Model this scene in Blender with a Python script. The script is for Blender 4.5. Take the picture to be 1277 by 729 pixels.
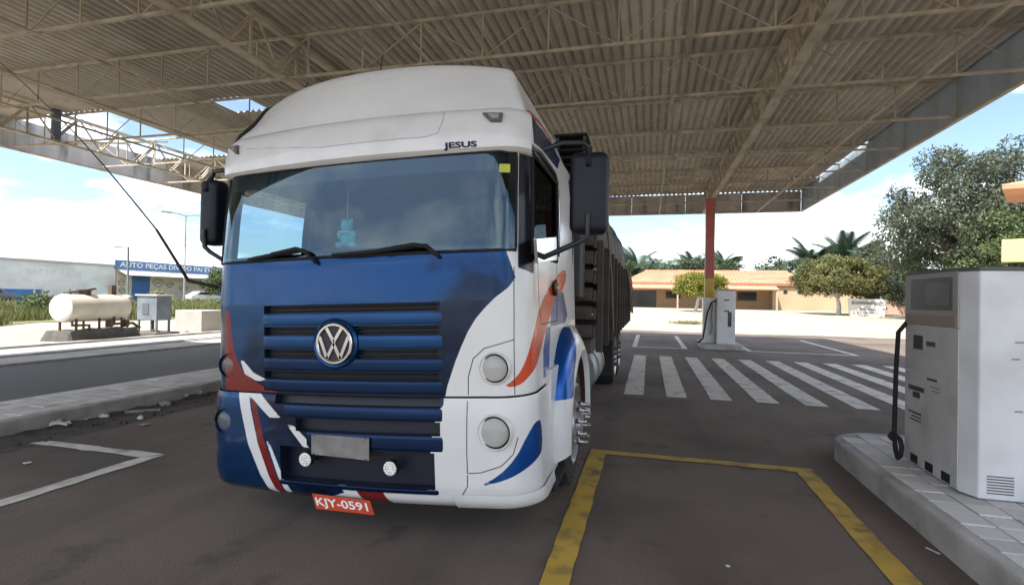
import bpy, bmesh, math, random
from mathutils import Vector, Matrix, noise
random.seed(7)
R = math.radians
for o in list(bpy.data.objects): bpy.data.objects.remove(o)
scn = bpy.context.scene
col = scn.collection
# ------------------------------------------------------------------ camera
CAM_H, FPX, CX, CY = 1.6, 654.0, 638.5, 364.5          # camera height, focal length in photo pixels
YAW, PITCH, ROLL = R(14.7), R(.55), R(1.05)
def cam_axes():
    cy, sy, cp, sp = math.cos(YAW), math.sin(YAW), math.cos(PITCH), math.sin(PITCH)
    f = Vector((-sy*cp, cy*cp, sp)); r = Vector((cy, sy, 0)); u = r.cross(f)
    return r*math.cos(ROLL)+u*math.sin(ROLL), u*math.cos(ROLL)-r*math.sin(ROLL), f
CR, CU, CF = cam_axes(); CO = Vector((0, 0, CAM_H))
cd = bpy.data.cameras.new('camera'); cam = bpy.data.objects.new('camera', cd); col.objects.link(cam)
cd.sensor_width = 36; cd.lens = 36*FPX/1277; cd.clip_start = .05; cd.clip_end = 2000
M = Matrix((CR, CU, -CF)).transposed().to_4x4(); M.translation = CO; cam.matrix_world = M
scn.camera = cam
# ------------------------------------------------------------------ light
SUN_TO = Vector((-.30, -.55, 1.0)).normalized()         # towards the sun, from where the canopy's shadow falls
CLX, CLY = 3.3, 9.7
w = bpy.data.worlds.new('World'); scn.world = w; w.use_nodes = True
nt = w.node_tree; N = nt.nodes; L = nt.links
bg = N['Background']; bg.inputs[1].default_value = .105
sky = N.new('ShaderNodeTexSky'); sky.sky_type = 'NISHITA'; sky.sun_disc = False
sky.sun_elevation = math.asin(SUN_TO.z); sky.sun_rotation = math.atan2(SUN_TO.x, SUN_TO.y)
sky.air_density = 1.0; sky.dust_density = 1.4; sky.ozone_density = 1.5
tc = N.new('ShaderNodeTexCoord'); sep = N.new('ShaderNodeSeparateXYZ'); L.new(tc.outputs['Generated'], sep.inputs[0])
def wmath(op, a, b=None):
    n = N.new('ShaderNodeMath'); n.operation = op
    for i, v in enumerate((a, b)):
        if v is None: continue
        if isinstance(v, (int, float)): n.inputs[i].default_value = v
        else: L.new(v, n.inputs[i])
    return n.outputs[0]
zz = wmath('ADD', wmath('MAXIMUM', sep.outputs[2], 0), .22)
cb = N.new('ShaderNodeCombineXYZ'); L.new(wmath('DIVIDE', sep.outputs[0], zz), cb.inputs[0]); L.new(wmath('DIVIDE', sep.outputs[1], zz), cb.inputs[1])
nz = N.new('ShaderNodeTexNoise'); nz.inputs['Scale'].default_value = 1.15; nz.inputs['Detail'].default_value = 9; nz.inputs['Roughness'].default_value = .56
mp = N.new('ShaderNodeMapping'); mp.inputs['Location'].default_value = (CLX, CLY, 0); L.new(cb.outputs[0], mp.inputs[0]); L.new(mp.outputs[0], nz.inputs['Vector'])
rp = N.new('ShaderNodeValToRGB'); rp.color_ramp.elements[0].position = .45; rp.color_ramp.elements[1].position = .60
L.new(nz.outputs[0], rp.inputs[0])
mx = N.new('ShaderNodeMixRGB'); L.new(rp.outputs[0], mx.inputs[0]); L.new(sky.outputs[0], mx.inputs[1]); mx.inputs[2].default_value = (9.2, 9.4, 9.8, 1)
L.new(mx.outputs[0], bg.inputs[0])
sd = bpy.data.lights.new('sun', 'SUN'); sd.energy = 4.0; sd.angle = R(.5); sd.color = (1, .95, .87)
so = bpy.data.objects.new('sun', sd); col.objects.link(so); so.rotation_euler = (-SUN_TO).to_track_quat('-Z', 'Y').to_euler(); so.location = SUN_TO*60
vs = scn.view_settings; vs.view_transform = 'Standard'; vs.look = 'None'; vs.gamma = 1; vs.exposure = 1.4
scn.render.resolution_x = 1024; scn.render.resolution_y = 584
scn.render.engine = 'CYCLES'
# ------------------------------------------------------------------ pixel helpers (photo pixel -> direction)
def ray(x, y): return CF + CR*((x-CX)/FPX) - CU*((y-CY)/FPX)
def gz(x, y, z=0): d = ray(x, y); return CO + d*((z-CAM_H)/d.z)
def gx(x, y, X): d = ray(x, y); return CO + d*(X/d.x)
def gy(x, y, Y): d = ray(x, y); return CO + d*(Y/d.y)
def proj(p):
    q = p-CO; z = q.dot(CF); return (CX+FPX*q.dot(CR)/z, CY-FPX*q.dot(CU)/z)
# ------------------------------------------------------------------ materials
MATS = {}
def pm(name, c, rough=.6, metal=0, var=.12, scale=3, bump=0, bscale=40, coat=0, stain=None, sscale=1.2, samt=.5, spec=.5, stretch=None, slo=.45, shi=.7):
    """Principled material: base colour varied by noise, optional second stain colour and fine bump."""
    if name in MATS: return MATS[name]
    m = bpy.data.materials.new(name); m.use_nodes = True; t = m.node_tree; n = t.nodes; l = t.links
    b = n['Principled BSDF']; b.inputs['Roughness'].default_value = rough; b.inputs['Metallic'].default_value = metal
    b.inputs['Coat Weight'].default_value = coat; b.inputs['Coat Roughness'].default_value = .05; b.inputs['Specular IOR Level'].default_value = spec
    co = n.new('ShaderNodeTexCoord'); vec = co.outputs['Object']
    if stretch:
        mpn = n.new('ShaderNodeMapping'); mpn.inputs['Scale'].default_value = stretch; l.new(vec, mpn.inputs[0]); vec = mpn.outputs[0]
    def noi(s, d=5):
        q = n.new('ShaderNodeTexNoise'); q.inputs['Scale'].default_value = s; q.inputs['Detail'].default_value = d; l.new(vec, q.inputs['Vector']); return q.outputs[0]
    r1 = n.new('ShaderNodeMapRange'); l.new(noi(scale), r1.inputs[0]); r1.inputs[1].default_value = .3; r1.inputs[2].default_value = .7
    r1.inputs[3].default_value = 1-var; r1.inputs[4].default_value = 1+var
    mul = n.new('ShaderNodeMixRGB'); mul.blend_type = 'MULTIPLY'; mul.inputs[0].default_value = 1; mul.inputs[1].default_value = (*c, 1); l.new(r1.outputs[0], mul.inputs[2])
    out = mul.outputs[0]
    if stain:
        r2 = n.new('ShaderNodeMapRange'); l.new(noi(sscale, 7), r2.inputs[0]); r2.inputs[1].default_value = slo; r2.inputs[2].default_value = shi; r2.inputs[3].default_value = 0; r2.inputs[4].default_value = samt
        ms = n.new('ShaderNodeMixRGB'); l.new(r2.outputs[0], ms.inputs[0]); l.new(out, ms.inputs[1]); ms.inputs[2].default_value = (*stain, 1); out = ms.outputs[0]
    l.new(out, b.inputs['Base Color'])
    if bump:
        bn = n.new('ShaderNodeBump'); bn.inputs['Strength'].default_value = bump; bn.inputs['Distance'].default_value = .02; l.new(noi(bscale, 4), bn.inputs['Height']); l.new(bn.outputs[0], b.inputs['Normal'])
    MATS[name] = m; return m
def foliage(name, c, c2, scale=1.5, trans=.25):
    m = bpy.data.materials.new(name); m.use_nodes = True; t = m.node_tree; n = t.nodes; l = t.links; b = n['Principled BSDF']
    b.inputs['Roughness'].default_value = .55
    co = n.new('ShaderNodeTexCoord'); q = n.new('ShaderNodeTexNoise'); q.inputs['Scale'].default_value = scale; q.inputs['Detail'].default_value = 6; l.new(co.outputs['Object'], q.inputs['Vector'])
    r = n.new('ShaderNodeMapRange'); r.inputs[1].default_value = .35; r.inputs[2].default_value = .65; l.new(q.outputs[0], r.inputs[0])
    mxx = n.new('ShaderNodeMixRGB'); l.new(r.outputs[0], mxx.inputs[0]); mxx.inputs[1].default_value = (*c, 1); mxx.inputs[2].default_value = (*c2, 1); l.new(mxx.outputs[0], b.inputs['Base Color'])
    tr = n.new('ShaderNodeBsdfTranslucent'); l.new(mxx.outputs[0], tr.inputs[0]); ad = n.new('ShaderNodeMixShader'); ad.inputs[0].default_value = trans
    l.new(b.outputs[0], ad.inputs[1]); l.new(tr.outputs[0], ad.inputs[2]); l.new(ad.outputs[0], n['Material Output'].inputs[0]); MATS[name] = m; return m
def glass(name, tint, refl=1.0, rough=0.0, base=.06):
    m = bpy.data.materials.new(name); m.use_nodes = True; t = m.node_tree; n = t.nodes; l = t.links; n.remove(n['Principled BSDF'])
    tr = n.new('ShaderNodeBsdfTransparent'); tr.inputs[0].default_value = (*tint, 1); gl = n.new('ShaderNodeBsdfGlossy'); gl.inputs['Roughness'].default_value = rough
    gl.inputs['Color'].default_value = (refl*.70, refl*.90, refl, 1)
    lw = n.new('ShaderNodeLayerWeight'); lw.inputs[0].default_value = .5; pw = n.new('ShaderNodeMath'); pw.operation = 'POWER'; l.new(lw.outputs['Facing'], pw.inputs[0]); pw.inputs[1].default_value = 4
    mr = n.new('ShaderNodeMapRange'); mr.inputs[3].default_value = base; mr.inputs[4].default_value = 1; l.new(pw.outputs[0], mr.inputs[0]); s = n.new('ShaderNodeMixShader'); l.new(mr.outputs[0], s.inputs[0]); l.new(tr.outputs[0], s.inputs[1]); l.new(gl.outputs[0], s.inputs[2]); l.new(s.outputs[0], n['Material Output'].inputs[0]); MATS[name] = m; return m
def paint(name, base):
    """Truck livery: signed distances stored per vertex (blue, red, orange, white, black) pick the paint colour."""
    m = bpy.data.materials.new(name); m.use_nodes = True; t = m.node_tree; n = t.nodes; l = t.links; b = n['Principled BSDF']
    b.inputs['Specular IOR Level'].default_value = .3; b.inputs['Coat Weight'].default_value = .22; b.inputs['Coat Roughness'].default_value = .06
    co = n.new('ShaderNodeTexCoord'); q = n.new('ShaderNodeTexNoise'); q.inputs['Scale'].default_value = 2.3; q.inputs['Detail'].default_value = 8; l.new(co.outputs['Object'], q.inputs['Vector'])
    r = n.new('ShaderNodeMapRange'); r.inputs[1].default_value = .3; r.inputs[2].default_value = .7; r.inputs[3].default_value = .93; r.inputs[4].default_value = 1.04; l.new(q.outputs[0], r.inputs[0])
    met = None; rgb = n.new('ShaderNodeRGB'); rgb.outputs[0].default_value = (*base, 1); cur = rgb.outputs[0]
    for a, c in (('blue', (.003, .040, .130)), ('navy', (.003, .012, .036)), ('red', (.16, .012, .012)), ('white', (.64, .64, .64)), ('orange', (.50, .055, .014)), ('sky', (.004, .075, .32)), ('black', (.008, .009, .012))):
        at = n.new('ShaderNodeAttribute'); at.attribute_name = a
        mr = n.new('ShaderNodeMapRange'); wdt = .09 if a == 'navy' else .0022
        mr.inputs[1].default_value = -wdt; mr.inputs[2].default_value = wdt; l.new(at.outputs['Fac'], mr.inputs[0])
        if a == 'navy':  # soft layer: painted-in dark ground reflection low down, airbrushed smoke on the hood
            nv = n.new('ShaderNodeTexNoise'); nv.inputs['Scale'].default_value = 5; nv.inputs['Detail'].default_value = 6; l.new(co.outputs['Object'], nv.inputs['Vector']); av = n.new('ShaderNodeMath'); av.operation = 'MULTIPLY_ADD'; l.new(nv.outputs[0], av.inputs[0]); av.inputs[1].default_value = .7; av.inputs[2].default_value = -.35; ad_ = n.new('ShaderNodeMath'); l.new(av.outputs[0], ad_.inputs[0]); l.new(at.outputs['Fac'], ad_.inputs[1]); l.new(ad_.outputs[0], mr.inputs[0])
        msk = mr.outputs[0]
        if a == 'blue': bmask = msk
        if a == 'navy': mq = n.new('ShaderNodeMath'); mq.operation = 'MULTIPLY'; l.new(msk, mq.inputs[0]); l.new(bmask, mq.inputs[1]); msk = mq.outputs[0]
        mm = n.new('ShaderNodeMixRGB'); l.new(msk, mm.inputs[0]); l.new(cur, mm.inputs[1]); mm.inputs[2].default_value = (*c, 1); cur = mm.outputs[0]
        mk = n.new('ShaderNodeMixRGB'); l.new(msk, mk.inputs[0]); mk.inputs[2].default_value = ((.6,)*3 if a in ('blue', 'navy', 'sky') else (0,)*3)+(1,)
        if met: l.new(met, mk.inputs[1])
        else: mk.inputs[1].default_value = (0, 0, 0, 1)
        met = mk.outputs[0]
    mu = n.new('ShaderNodeMixRGB'); mu.blend_type = 'MULTIPLY'; mu.inputs[0].default_value = 1; l.new(cur, mu.inputs[1]); l.new(r.outputs[0], mu.inputs[2]); 
    l.new(met, b.inputs['Metallic'])
    # road dirt: darker film on the low parts, broken up by noise
    q2 = n.new('ShaderNodeTexNoise'); q2.inputs['Scale'].default_value = 7; q2.inputs['Detail'].default_value = 10; q2.inputs['Roughness'].default_value = .7; l.new(co.outputs['Object'], q2.inputs['Vector'])
    rr = n.new('ShaderNodeMapRange'); rr.inputs[1].default_value = .52; rr.inputs[2].default_value = .8; rr.inputs[3].default_value = 0; rr.inputs[4].default_value = .16; l.new(q2.outputs[0], rr.inputs[0])
    inv = n.new('ShaderNodeMath'); inv.operation = 'SUBTRACT'; inv.inputs[0].default_value = .72; l.new(met, inv.inputs[1]); dm = n.new('ShaderNodeMath'); dm.operation = 'MULTIPLY'; l.new(rr.outputs[0], dm.inputs[0]); l.new(inv.outputs[0], dm.inputs[1]); md = n.new('ShaderNodeMixRGB'); l.new(dm.outputs[0], md.inputs[0]); l.new(mu.outputs[0], md.inputs[1]); md.inputs[2].default_value = (.16, .13, .10, 1)
    l.new(md.outputs[0], b.inputs['Base Color'])
    r3 = n.new('ShaderNodeMapRange'); r3.inputs[3].default_value = .16; r3.inputs[4].default_value = .34; l.new(q2.outputs[0], r3.inputs[0]); l.new(r3.outputs[0], b.inputs['Roughness'])
    MATS[name] = m; return m
def flat(name, c, rough=.5, metal=0, coat=0): return pm(name, c, rough, metal, var=.08, scale=6, coat=coat)
# ------------------------------------------------------------------ mesh builder and object helpers
W = {}
def reg(o, parent, mat4=None):
    mw = mat4 or Matrix.Identity(4); col.objects.link(o)
    if parent: o.parent = parent; o.matrix_parent_inverse = W[parent].inverted()
    o.matrix_basis = mw; W[o] = mw; return o
def tag(o, label=None, cat=None, group=None, kind=None):
    for k, v in (('label', label), ('category', cat), ('group', group), ('kind', kind)):
        if v: o[k] = v
    return o
def empty(name, loc, label, cat, group=None):
    o = bpy.data.objects.new(name, None); o.empty_display_size = .2; reg(o, None, Matrix.Translation(Vector(loc))); return tag(o, label, cat, group)
def inst(name, mesh, parent, loc=(0, 0, 0), rz=0, scale=(1, 1, 1), rot=None):
    o = bpy.data.objects.new(name, mesh); m = Matrix.Translation(Vector(loc)) @ (rot or Matrix.Rotation(rz, 4, 'Z')) @ Matrix.Diagonal((*scale, 1)); return reg(o, parent, m)
class MB:
    def __init__(s): s.v = []; s.f = []; s.mi = []; s.cm = 0
    def add(s, vs, fs):
        k = len(s.v); s.v += [Vector(v) for v in vs]; s.f += [tuple(k+i for i in f) for f in fs]; s.mi += [s.cm]*len(fs); return s
    def box(s, x0, x1, y0, y1, z0, z1, mat=None):
        vs = [Vector((x, y, z)) for z in (z0, z1) for x, y in ((x0, y0), (x1, y0), (x1, y1), (x0, y1))]
        if mat: vs = [mat @ v for v in vs]
        return s.add(vs, [(3, 2, 1, 0), (4, 5, 6, 7), (0, 1, 5, 4), (1, 2, 6, 5), (2, 3, 7, 6), (3, 0, 4, 7)])
    def bar(s, p, q, w, h=None, up=(0, 0, 1)):
        p, q, up = Vector(p), Vector(q), Vector(up); h = h or w; d = (q-p).normalized()
        if abs(d.dot(up)) > .99: up = Vector((1, 0, 0))
        a = d.cross(up).normalized()*(w/2); b = a.cross(d).normalized()*(h/2)
        return s.add([p-a-b, p+a-b, p+a+b, p-a+b, q-a-b, q+a-b, q+a+b, q-a+b], [(3, 2, 1, 0), (4, 5, 6, 7), (0, 1, 5, 4), (1, 2, 6, 5), (2, 3, 7, 6), (3, 0, 4, 7)])
    def tube(s, pts, r, n=8):
        pts = [Vector(p) for p in pts]; rs = r if isinstance(r, (list, tuple)) else [r]*len(pts); k = len(s.v); a = None
        for i, p in enumerate(pts):
            d = (pts[min(i+1, len(pts)-1)]-pts[max(i-1, 0)]).normalized()
            if a is None: a = d.orthogonal().normalized()
            a = (a-d*a.dot(d)).normalized(); b = d.cross(a)
            s.v += [p+(a*math.cos(2*math.pi*j/n)+b*math.sin(2*math.pi*j/n))*rs[i] for j in range(n)]
        for i in range(len(pts)-1):
            for j in range(n): s.f.append((k+i*n+j, k+i*n+(j+1) % n, k+(i+1)*n+(j+1) % n, k+(i+1)*n+j)); s.mi.append(s.cm)
        e = k+(len(pts)-1)*n; s.f += [tuple(k+j for j in reversed(range(n))), tuple(e+j for j in range(n))]; s.mi += [s.cm]*2; return s
    def lathe(s, prof, o, axis, n=24, cap=True):
        ax = Vector(axis).normalized(); a = ax.orthogonal().normalized(); b = ax.cross(a); o = Vector(o); k = len(s.v)
        for r, h in prof: s.v += [o+ax*h+(a*math.cos(2*math.pi*j/n)+b*math.sin(2*math.pi*j/n))*max(r, 1e-4) for j in range(n)]
        for i in range(len(prof)-1):
            for j in range(n): s.f.append((k+i*n+j, k+i*n+(j+1) % n, k+(i+1)*n+(j+1) % n, k+(i+1)*n+j)); s.mi.append(s.cm)
        if cap:
            e = k+(len(prof)-1)*n; s.f += [tuple(k+j for j in reversed(range(n))), tuple(e+j for j in range(n))]; s.mi += [s.cm]*2
        return s
    def grid(s, fn, us, vs, skip=None):
        k = len(s.v); nu = len(us); s.v += [Vector(fn(u, v)) for v in vs for u in us]
        for j in range(len(vs)-1):
            for i in range(nu-1):
                if skip and skip((us[i]+us[i+1])/2, (vs[j]+vs[j+1])/2): continue
                s.f.append((k+j*nu+i, k+j*nu+i+1, k+(j+1)*nu+i+1, k+(j+1)*nu+i)); s.mi.append(s.cm)
        return s
    def poly(s, pts, d):
        """prism from a flat loop of points, extruded by vector d"""
        pts = [Vector(p) for p in pts]; n = len(pts); d = Vector(d)
        return s.add(pts+[p+d for p in pts], [tuple(reversed(range(n))), tuple(range(n, 2*n))]+[(i, (i+1) % n, n+(i+1) % n, n+i) for i in range(n)])
    def mesh(s, name, mat, smooth=None, bevel=0, segs=2, merge=False):
        me = bpy.data.meshes.new(name); me.from_pydata(s.v, [], s.f); mats = mat if isinstance(mat, (list, tuple)) else [mat]
        for m in mats: me.materials.append(m)
        me.polygons.foreach_set('material_index', s.mi)
        bm = bmesh.new(); bm.from_mesh(me)
        if merge: bmesh.ops.remove_doubles(bm, verts=bm.verts, dist=1e-4)
        if merge != 'keep': bmesh.ops.recalc_face_normals(bm, faces=bm.faces)
        if bevel:
            ed = [e for e in bm.edges if len(e.link_faces) == 2 and e.calc_face_angle(0) > .5]
            bmesh.ops.bevel(bm, geom=ed, offset=bevel, segments=segs, profile=.5, affect='EDGES')
        bm.to_mesh(me); bm.free()
        if smooth is not None:
            me.polygons.foreach_set('use_smooth', [True]*len(me.polygons)); me.set_sharp_from_angle(angle=R(smooth))
        return me
    def build(s, name, mat, parent=None, smooth=None, bevel=0, segs=2, merge=False, mat4=None):
        return reg(bpy.data.objects.new(name, s.mesh(name, mat, smooth, bevel, segs, merge)), parent, mat4)
def lin(a, b, n): return [a+(b-a)*i/(n-1) for i in range(n)]
def interp(tab, z):
    if z <= tab[0][0]: return tab[0][1:]
    for p, q in zip(tab, tab[1:]):
        if z <= q[0]:
            f = (z-p[0])/(q[0]-p[0]); return [a+(b-a)*f for a, b in zip(p[1:], q[1:])]
    return tab[-1][1:]
def text_mesh(txt, size, mat, extrude=.002, bold=.02):
    c = bpy.data.curves.new('t', 'FONT'); c.body = txt; c.size = size; c.align_x = 'CENTER'; c.align_y = 'CENTER'; c.extrude = extrude; c.resolution_u = 3; c.offset = bold
    o = bpy.data.objects.new('t', c); col.objects.link(o); dg = bpy.context.evaluated_depsgraph_get(); me = bpy.data.meshes.new_from_object(o.evaluated_get(dg)); bpy.data.objects.remove(o)
    me.materials.clear(); me.materials.append(mat); return me
def sdf(p, poly):
    """signed distance, positive inside"""
    x, y = p; d = 1e9; ins = False; n = len(poly)
    for i in range(n):
        ax, ay = poly[i]; bx, by = poly[(i+1) % n]; ex, ey = bx-ax, by-ay; wx, wy = x-ax, y-ay; q = ex*ex+ey*ey
        t = 0 if q < 1e-12 else max(0, min(1, (wx*ex+wy*ey)/q)); d = min(d, (wx-ex*t)**2+(wy-ey*t)**2)
        if (ay > y) != (by > y) and x < ex*(y-ay)/(by-ay)+ax: ins = not ins
    return math.sqrt(d)*(1 if ins else -1)
# ------------------------------------------------------------------ materials used by several things
asphalt = pm('asphalt', (.160, .125, .099), .88, var=.12, scale=.5, bump=.35, bscale=90, stain=(.072, .053, .040), sscale=.45, samt=.8, slo=.46, shi=.64)
def streaks(m):
    t = m.node_tree; n = t.nodes; l = t.links; b = n['Principled BSDF']; src = b.inputs['Base Color'].links[0].from_socket; co = n.new('ShaderNodeTexCoord')
    for scl, (lo_, hi_), amt in (((1.9, .10, 1), (.50, .72), .45), ((60, 60, 1), (.35, .75), .35), ((2.6, 2.6, 1), (.60, .70), .55)):
        mpn = n.new('ShaderNodeMapping'); mpn.inputs['Scale'].default_value = scl; l.new(co.outputs['Object'], mpn.inputs[0]); q = n.new('ShaderNodeTexNoise'); q.inputs['Scale'].default_value = 1; q.inputs['Detail'].default_value = 5; l.new(mpn.outputs[0], q.inputs['Vector'])
        r = n.new('ShaderNodeMapRange'); r.inputs[1].default_value = lo_; r.inputs[2].default_value = hi_; r.inputs[3].default_value = 0; r.inputs[4].default_value = amt; l.new(q.outputs[0], r.inputs[0])
        x = n.new('ShaderNodeMixRGB'); l.new(r.outputs[0], x.inputs[0]); l.new(src, x.inputs[1]); x.inputs[2].default_value = (.045, .038, .032, 1); src = x.outputs[0]
    l.new(src, b.inputs['Base Color'])
streaks(asphalt)
def per_piece(m, lo_, hi_):
    t = m.node_tree; n = t.nodes; l = t.links; b = n['Principled BSDF']; src = b.inputs['Base Color'].links[0].from_socket; oi = n.new('ShaderNodeObjectInfo'); r = n.new('ShaderNodeMapRange'); r.inputs[3].default_value = lo_; r.inputs[4].default_value = hi_; l.new(oi.outputs['Random'], r.inputs[0])
    x = n.new('ShaderNodeMixRGB'); x.blend_type = 'MULTIPLY'; x.inputs[0].default_value = 1; l.new(src, x.inputs[1]); l.new(r.outputs[0], x.inputs[2]); l.new(x.outputs[0], b.inputs['Base Color'])
asph2 = pm('asphalt_lane', (.115, .112, .108), .9, var=.14, scale=.5, bump=.35, bscale=90, stain=(.05, .05, .05), sscale=.5, samt=.6)
sand = pm('pale_sand', (.36, .31, .235), .95, var=.10, scale=.25, bump=.4, bscale=8, stain=(.27, .225, .165), sscale=.12, samt=.7)
concrete = pm('concrete', (.36, .35, .33), .9, var=.14, scale=2, bump=.3, bscale=60, stain=(.2, .19, .17), sscale=1.5, samt=.6)
kerbm = pm('kerb_concrete', (.40, .385, .365), .9, var=.18, scale=3, bump=.3, bscale=60, stain=(.20, .19, .175), sscale=2.2, samt=.7)
tile_a = pm('paving_tile', (.62, .60, .57), .85, var=.2, scale=1.7, bump=.25, bscale=70, stain=(.26, .245, .23), sscale=2.5, samt=.6)
yellowp = pm('worn_yellow_paint', (.46, .30, .045), .75, var=.15, scale=3, stain=(.09, .075, .05), sscale=5, samt=.85, slo=.5, shi=.72)
whitep = pm('worn_white_paint', (.60, .575, .52), .8, var=.12, scale=4, stain=(.13, .115, .10), sscale=3.5, samt=.7, slo=.52, shi=.72)
steel = pm('painted_truss_steel', (.50, .45, .36), .6, var=.15, scale=2, stain=(.16, .10, .06), sscale=3, samt=.6)
sheetm = pm('fibre_cement', (.60, .55, .465), .9, var=.16, scale=.9, bump=.2, bscale=40, stain=(.37, .32, .25), sscale=.8, samt=.8)
fascm = pm('stained_fascia', (.56, .54, .51), .75, var=.14, scale=1.3, stain=(.10, .095, .09), sscale=1.1, samt=.8, stretch=(1.6, 1.6, .5), slo=.55, shi=.68)
fascb = pm('grey_fascia', (.42, .50, .60), .6, var=.1, scale=1.3, stain=(.24, .29, .35), sscale=.9, samt=.6, stretch=(1.6, 1.6, .3))
per_piece(sheetm, .80, 1.12); per_piece(tile_a, .82, 1.1)
black = pm('black_plastic', (.012, .013, .016), .45, var=.2, scale=6)
blackm = pm('matt_black', (.006, .006, .007), .85, var=.2, scale=6)
rubber = pm('rubber', (.018, .018, .018), .85, var=.2, scale=8, bump=.1)
chrome = pm('chrome', (.58, .58, .59), .18, 1, var=.06, scale=9)
white_en = pm('white_enamel', (.66, .67, .68), .35, var=.06, scale=3, stain=(.36, .34, .30), sscale=2.2, samt=.35, coat=.2)
grey_st = pm('grey_panel', (.57, .565, .55), .45, var=.1, scale=3, stain=(.22, .2, .18), sscale=3, samt=.5)
rust = pm('rusty_steel', (.10, .065, .045), .8, var=.3, scale=6)
darkgl = pm('dark_screen', (.03, .035, .04), .12, var=.1)
navy = pm('navy_plastic', (.004, .006, .012), .5, var=.15, scale=4, spec=.35)
# ================================================================== THE SETTING
def smooth01(a, b, x): t = max(0, min(1, (x-a)/(b-a))); return t*t*(3-2*t)
def gh(x, y): return .58*smooth01(33, 72, y)*smooth01(-40, -8, x)+ (.25*smooth01(-22, -60, x) if x < -22 else 0)
xs = [-900, -500, -300, -200, -140, -100]+lin(-80, 80, 41)+[100, 140, 200, 300, 500, 900]; ys = [-600, -300, -150, -80, -40]+lin(-20, 100, 41)+[130, 180, 260, 400, 700, 1200]
m = MB(); m.grid(lambda u, v: (u, v, gh(u, v)-.004 - (.0 if abs(u) < 150 else 0)), xs, ys)
ground = tag(m.build('ground', sand, smooth=60), kind='structure')
# asphalt forecourt, one sheet with a ragged far edge
m = MB(); far = [(-16.1, 28.0), (-12, 28.0), (-4, 28.3), (0, 28.6), (3, 28.2), (6, 28.4), (9, 28.8), (12, 28.2), (15, 26.2), (19, 25.4), (24, 22.5)]
n0 = len(far); pts = [(x, -26, .0) for x, y in far]+[(x, y, .0) for x, y in far]
m.add(pts, [(i, i+1, n0+i+1, n0+i) for i in range(n0-1)])
forecourt = tag(m.build('forecourt', asphalt), kind='structure')
m = MB(); m.add([(-12.7, -24, .004), (-7.9, -24, .004), (-7.9, 28, .004), (-12.7, 28, .004)], [(0, 1, 2, 3)]); tag(m.build('lane', asph2), kind='structure')
# painted markings, each its own sheet
def marking(name, pts, mat, z=.006, wob=.0):
    m = MB(); q = []
    n = len(pts)
    for i in range(n):
        a, b = Vector(pts[i]), Vector(pts[(i+1) % n]); k = max(1, int((b-a).length/.12))
        for j in range(k):
            p = a.lerp(b, j/k); q.append((p.x+random.uniform(-wob, wob), p.y+random.uniform(-wob, wob), z))
    m.add(q, [tuple(range(len(q)))]); return tag(m.build(name, mat, forecourt))
YB = 5.50
marking('yellow_line', [(-.575, 1.2), (-.41, 1.2), (-.41, YB), (-.575, YB)], yellowp, wob=.006)
marking('yellow_line', [(1.37, 1.2), (1.53, 1.2), (1.53, YB), (1.37, YB)], yellowp, wob=.006)
marking('yellow_line', [(-.575, YB+.004), (1.53, YB+.004), (1.53, YB+.135), (-.575, YB+.135)], yellowp, wob=.006)
for i in range(11):
    x = -.40+.695*i; marking('crossing_stripe', [(x, 9.08), (x+.33, 9.08), (x+.33, 15.6), (x, 15.6)], whitep, wob=.008)
for x0, x1 in ((-.55, 1.25), (3.1, 6.3)):
    marking('bay_line', [(x0, 18.3), (x0+.16, 18.3), (x0+.16, 24.6), (x0, 24.6)], whitep, wob=.008)
    marking('bay_line', [(x1-.16, 18.3), (x1, 18.3), (x1, 24.6), (x1-.16, 24.6)], whitep, wob=.008)
    marking('bay_line', [(x0+.17, 18.3), (x1-.17, 18.3), (x1-.17, 18.48), (x0+.17, 18.48)], whitep, wob=.008)
marking('bay_line', [(-4.72, 1.0), (-4.58, 1.0), (-4.55, 4.12), (-4.70, 3.98)], whitep, wob=.010)
marking('bay_line', [(-6.42, 4.0), (-4.70, 3.985), (-4.56, 4.13), (-6.42, 4.12)], whitep, wob=.014)
# raised pavement (pump island) on the left with its paving tiles
def island(name, x0, x1, y0, y1, h, r, tx, ty, xs0, end_round=True):
    m = MB(); loop = [(x0, y0), (x1, y0)]
    if end_round:
        for k in range(9): a = k/8*math.pi/2; loop.append((x1-r+r*math.cos(a), y1-r+r*math.sin(a)))
        for k in range(9): a = math.pi/2+k/8*math.pi/2; loop.append((x0+r+r*math.cos(a), y1-r+r*math.sin(a)))
    else: loop += [(x1, y1), (x0, y1)]
    m.poly([(x, y, -.02) for x, y in loop], (0, 0, h+.02))
    isl = tag(m.build(name, kerbm, bevel=.02), kind='structure'); kb = .09
    tm = MB(); g = .006; tm.box(g, tx-g, g, ty-g, -.01, .006); me = tm.mesh('paving_tile', tile_a, bevel=.003, segs=1)
    ny = int((y1-kb-y0)/ty); nx = int((x1-x0-2*kb)/tx+.02)
    for j in range(ny):
        for i in range(nx):
            x = x0+kb+i*tx; y = y0+j*ty
            if end_round:
                bad = False
                for cx, cy in ((x, y+ty), (x+tx, y+ty)):
                    for ox in (x0+r, x1-r):
                        if (cx < ox if ox < (x0+x1)/2 else cx > ox) and cy > y1-r and math.hypot(cx-ox, cy-(y1-r)) > r-.03: bad = True
                if bad: continue
            if y+ty < xs0: continue
            o = inst('paving_tile', me, isl, (x, y, h+random.uniform(-.002, .004)))
            o.matrix_basis = o.matrix_basis @ Matrix.Rotation(random.uniform(-.012, .012), 4, 'X') @ Matrix.Rotation(random.uniform(-.012, .012), 4, 'Y')
    return isl
island('pavement', -7.93, -6.68, 1.5, 15.5, .17, .3, .268, .2, 2.5, False)
island('pump_island', 1.86, 3.5, .4, 6.55, .2, .55, .2, .2, 2.2)
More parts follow.
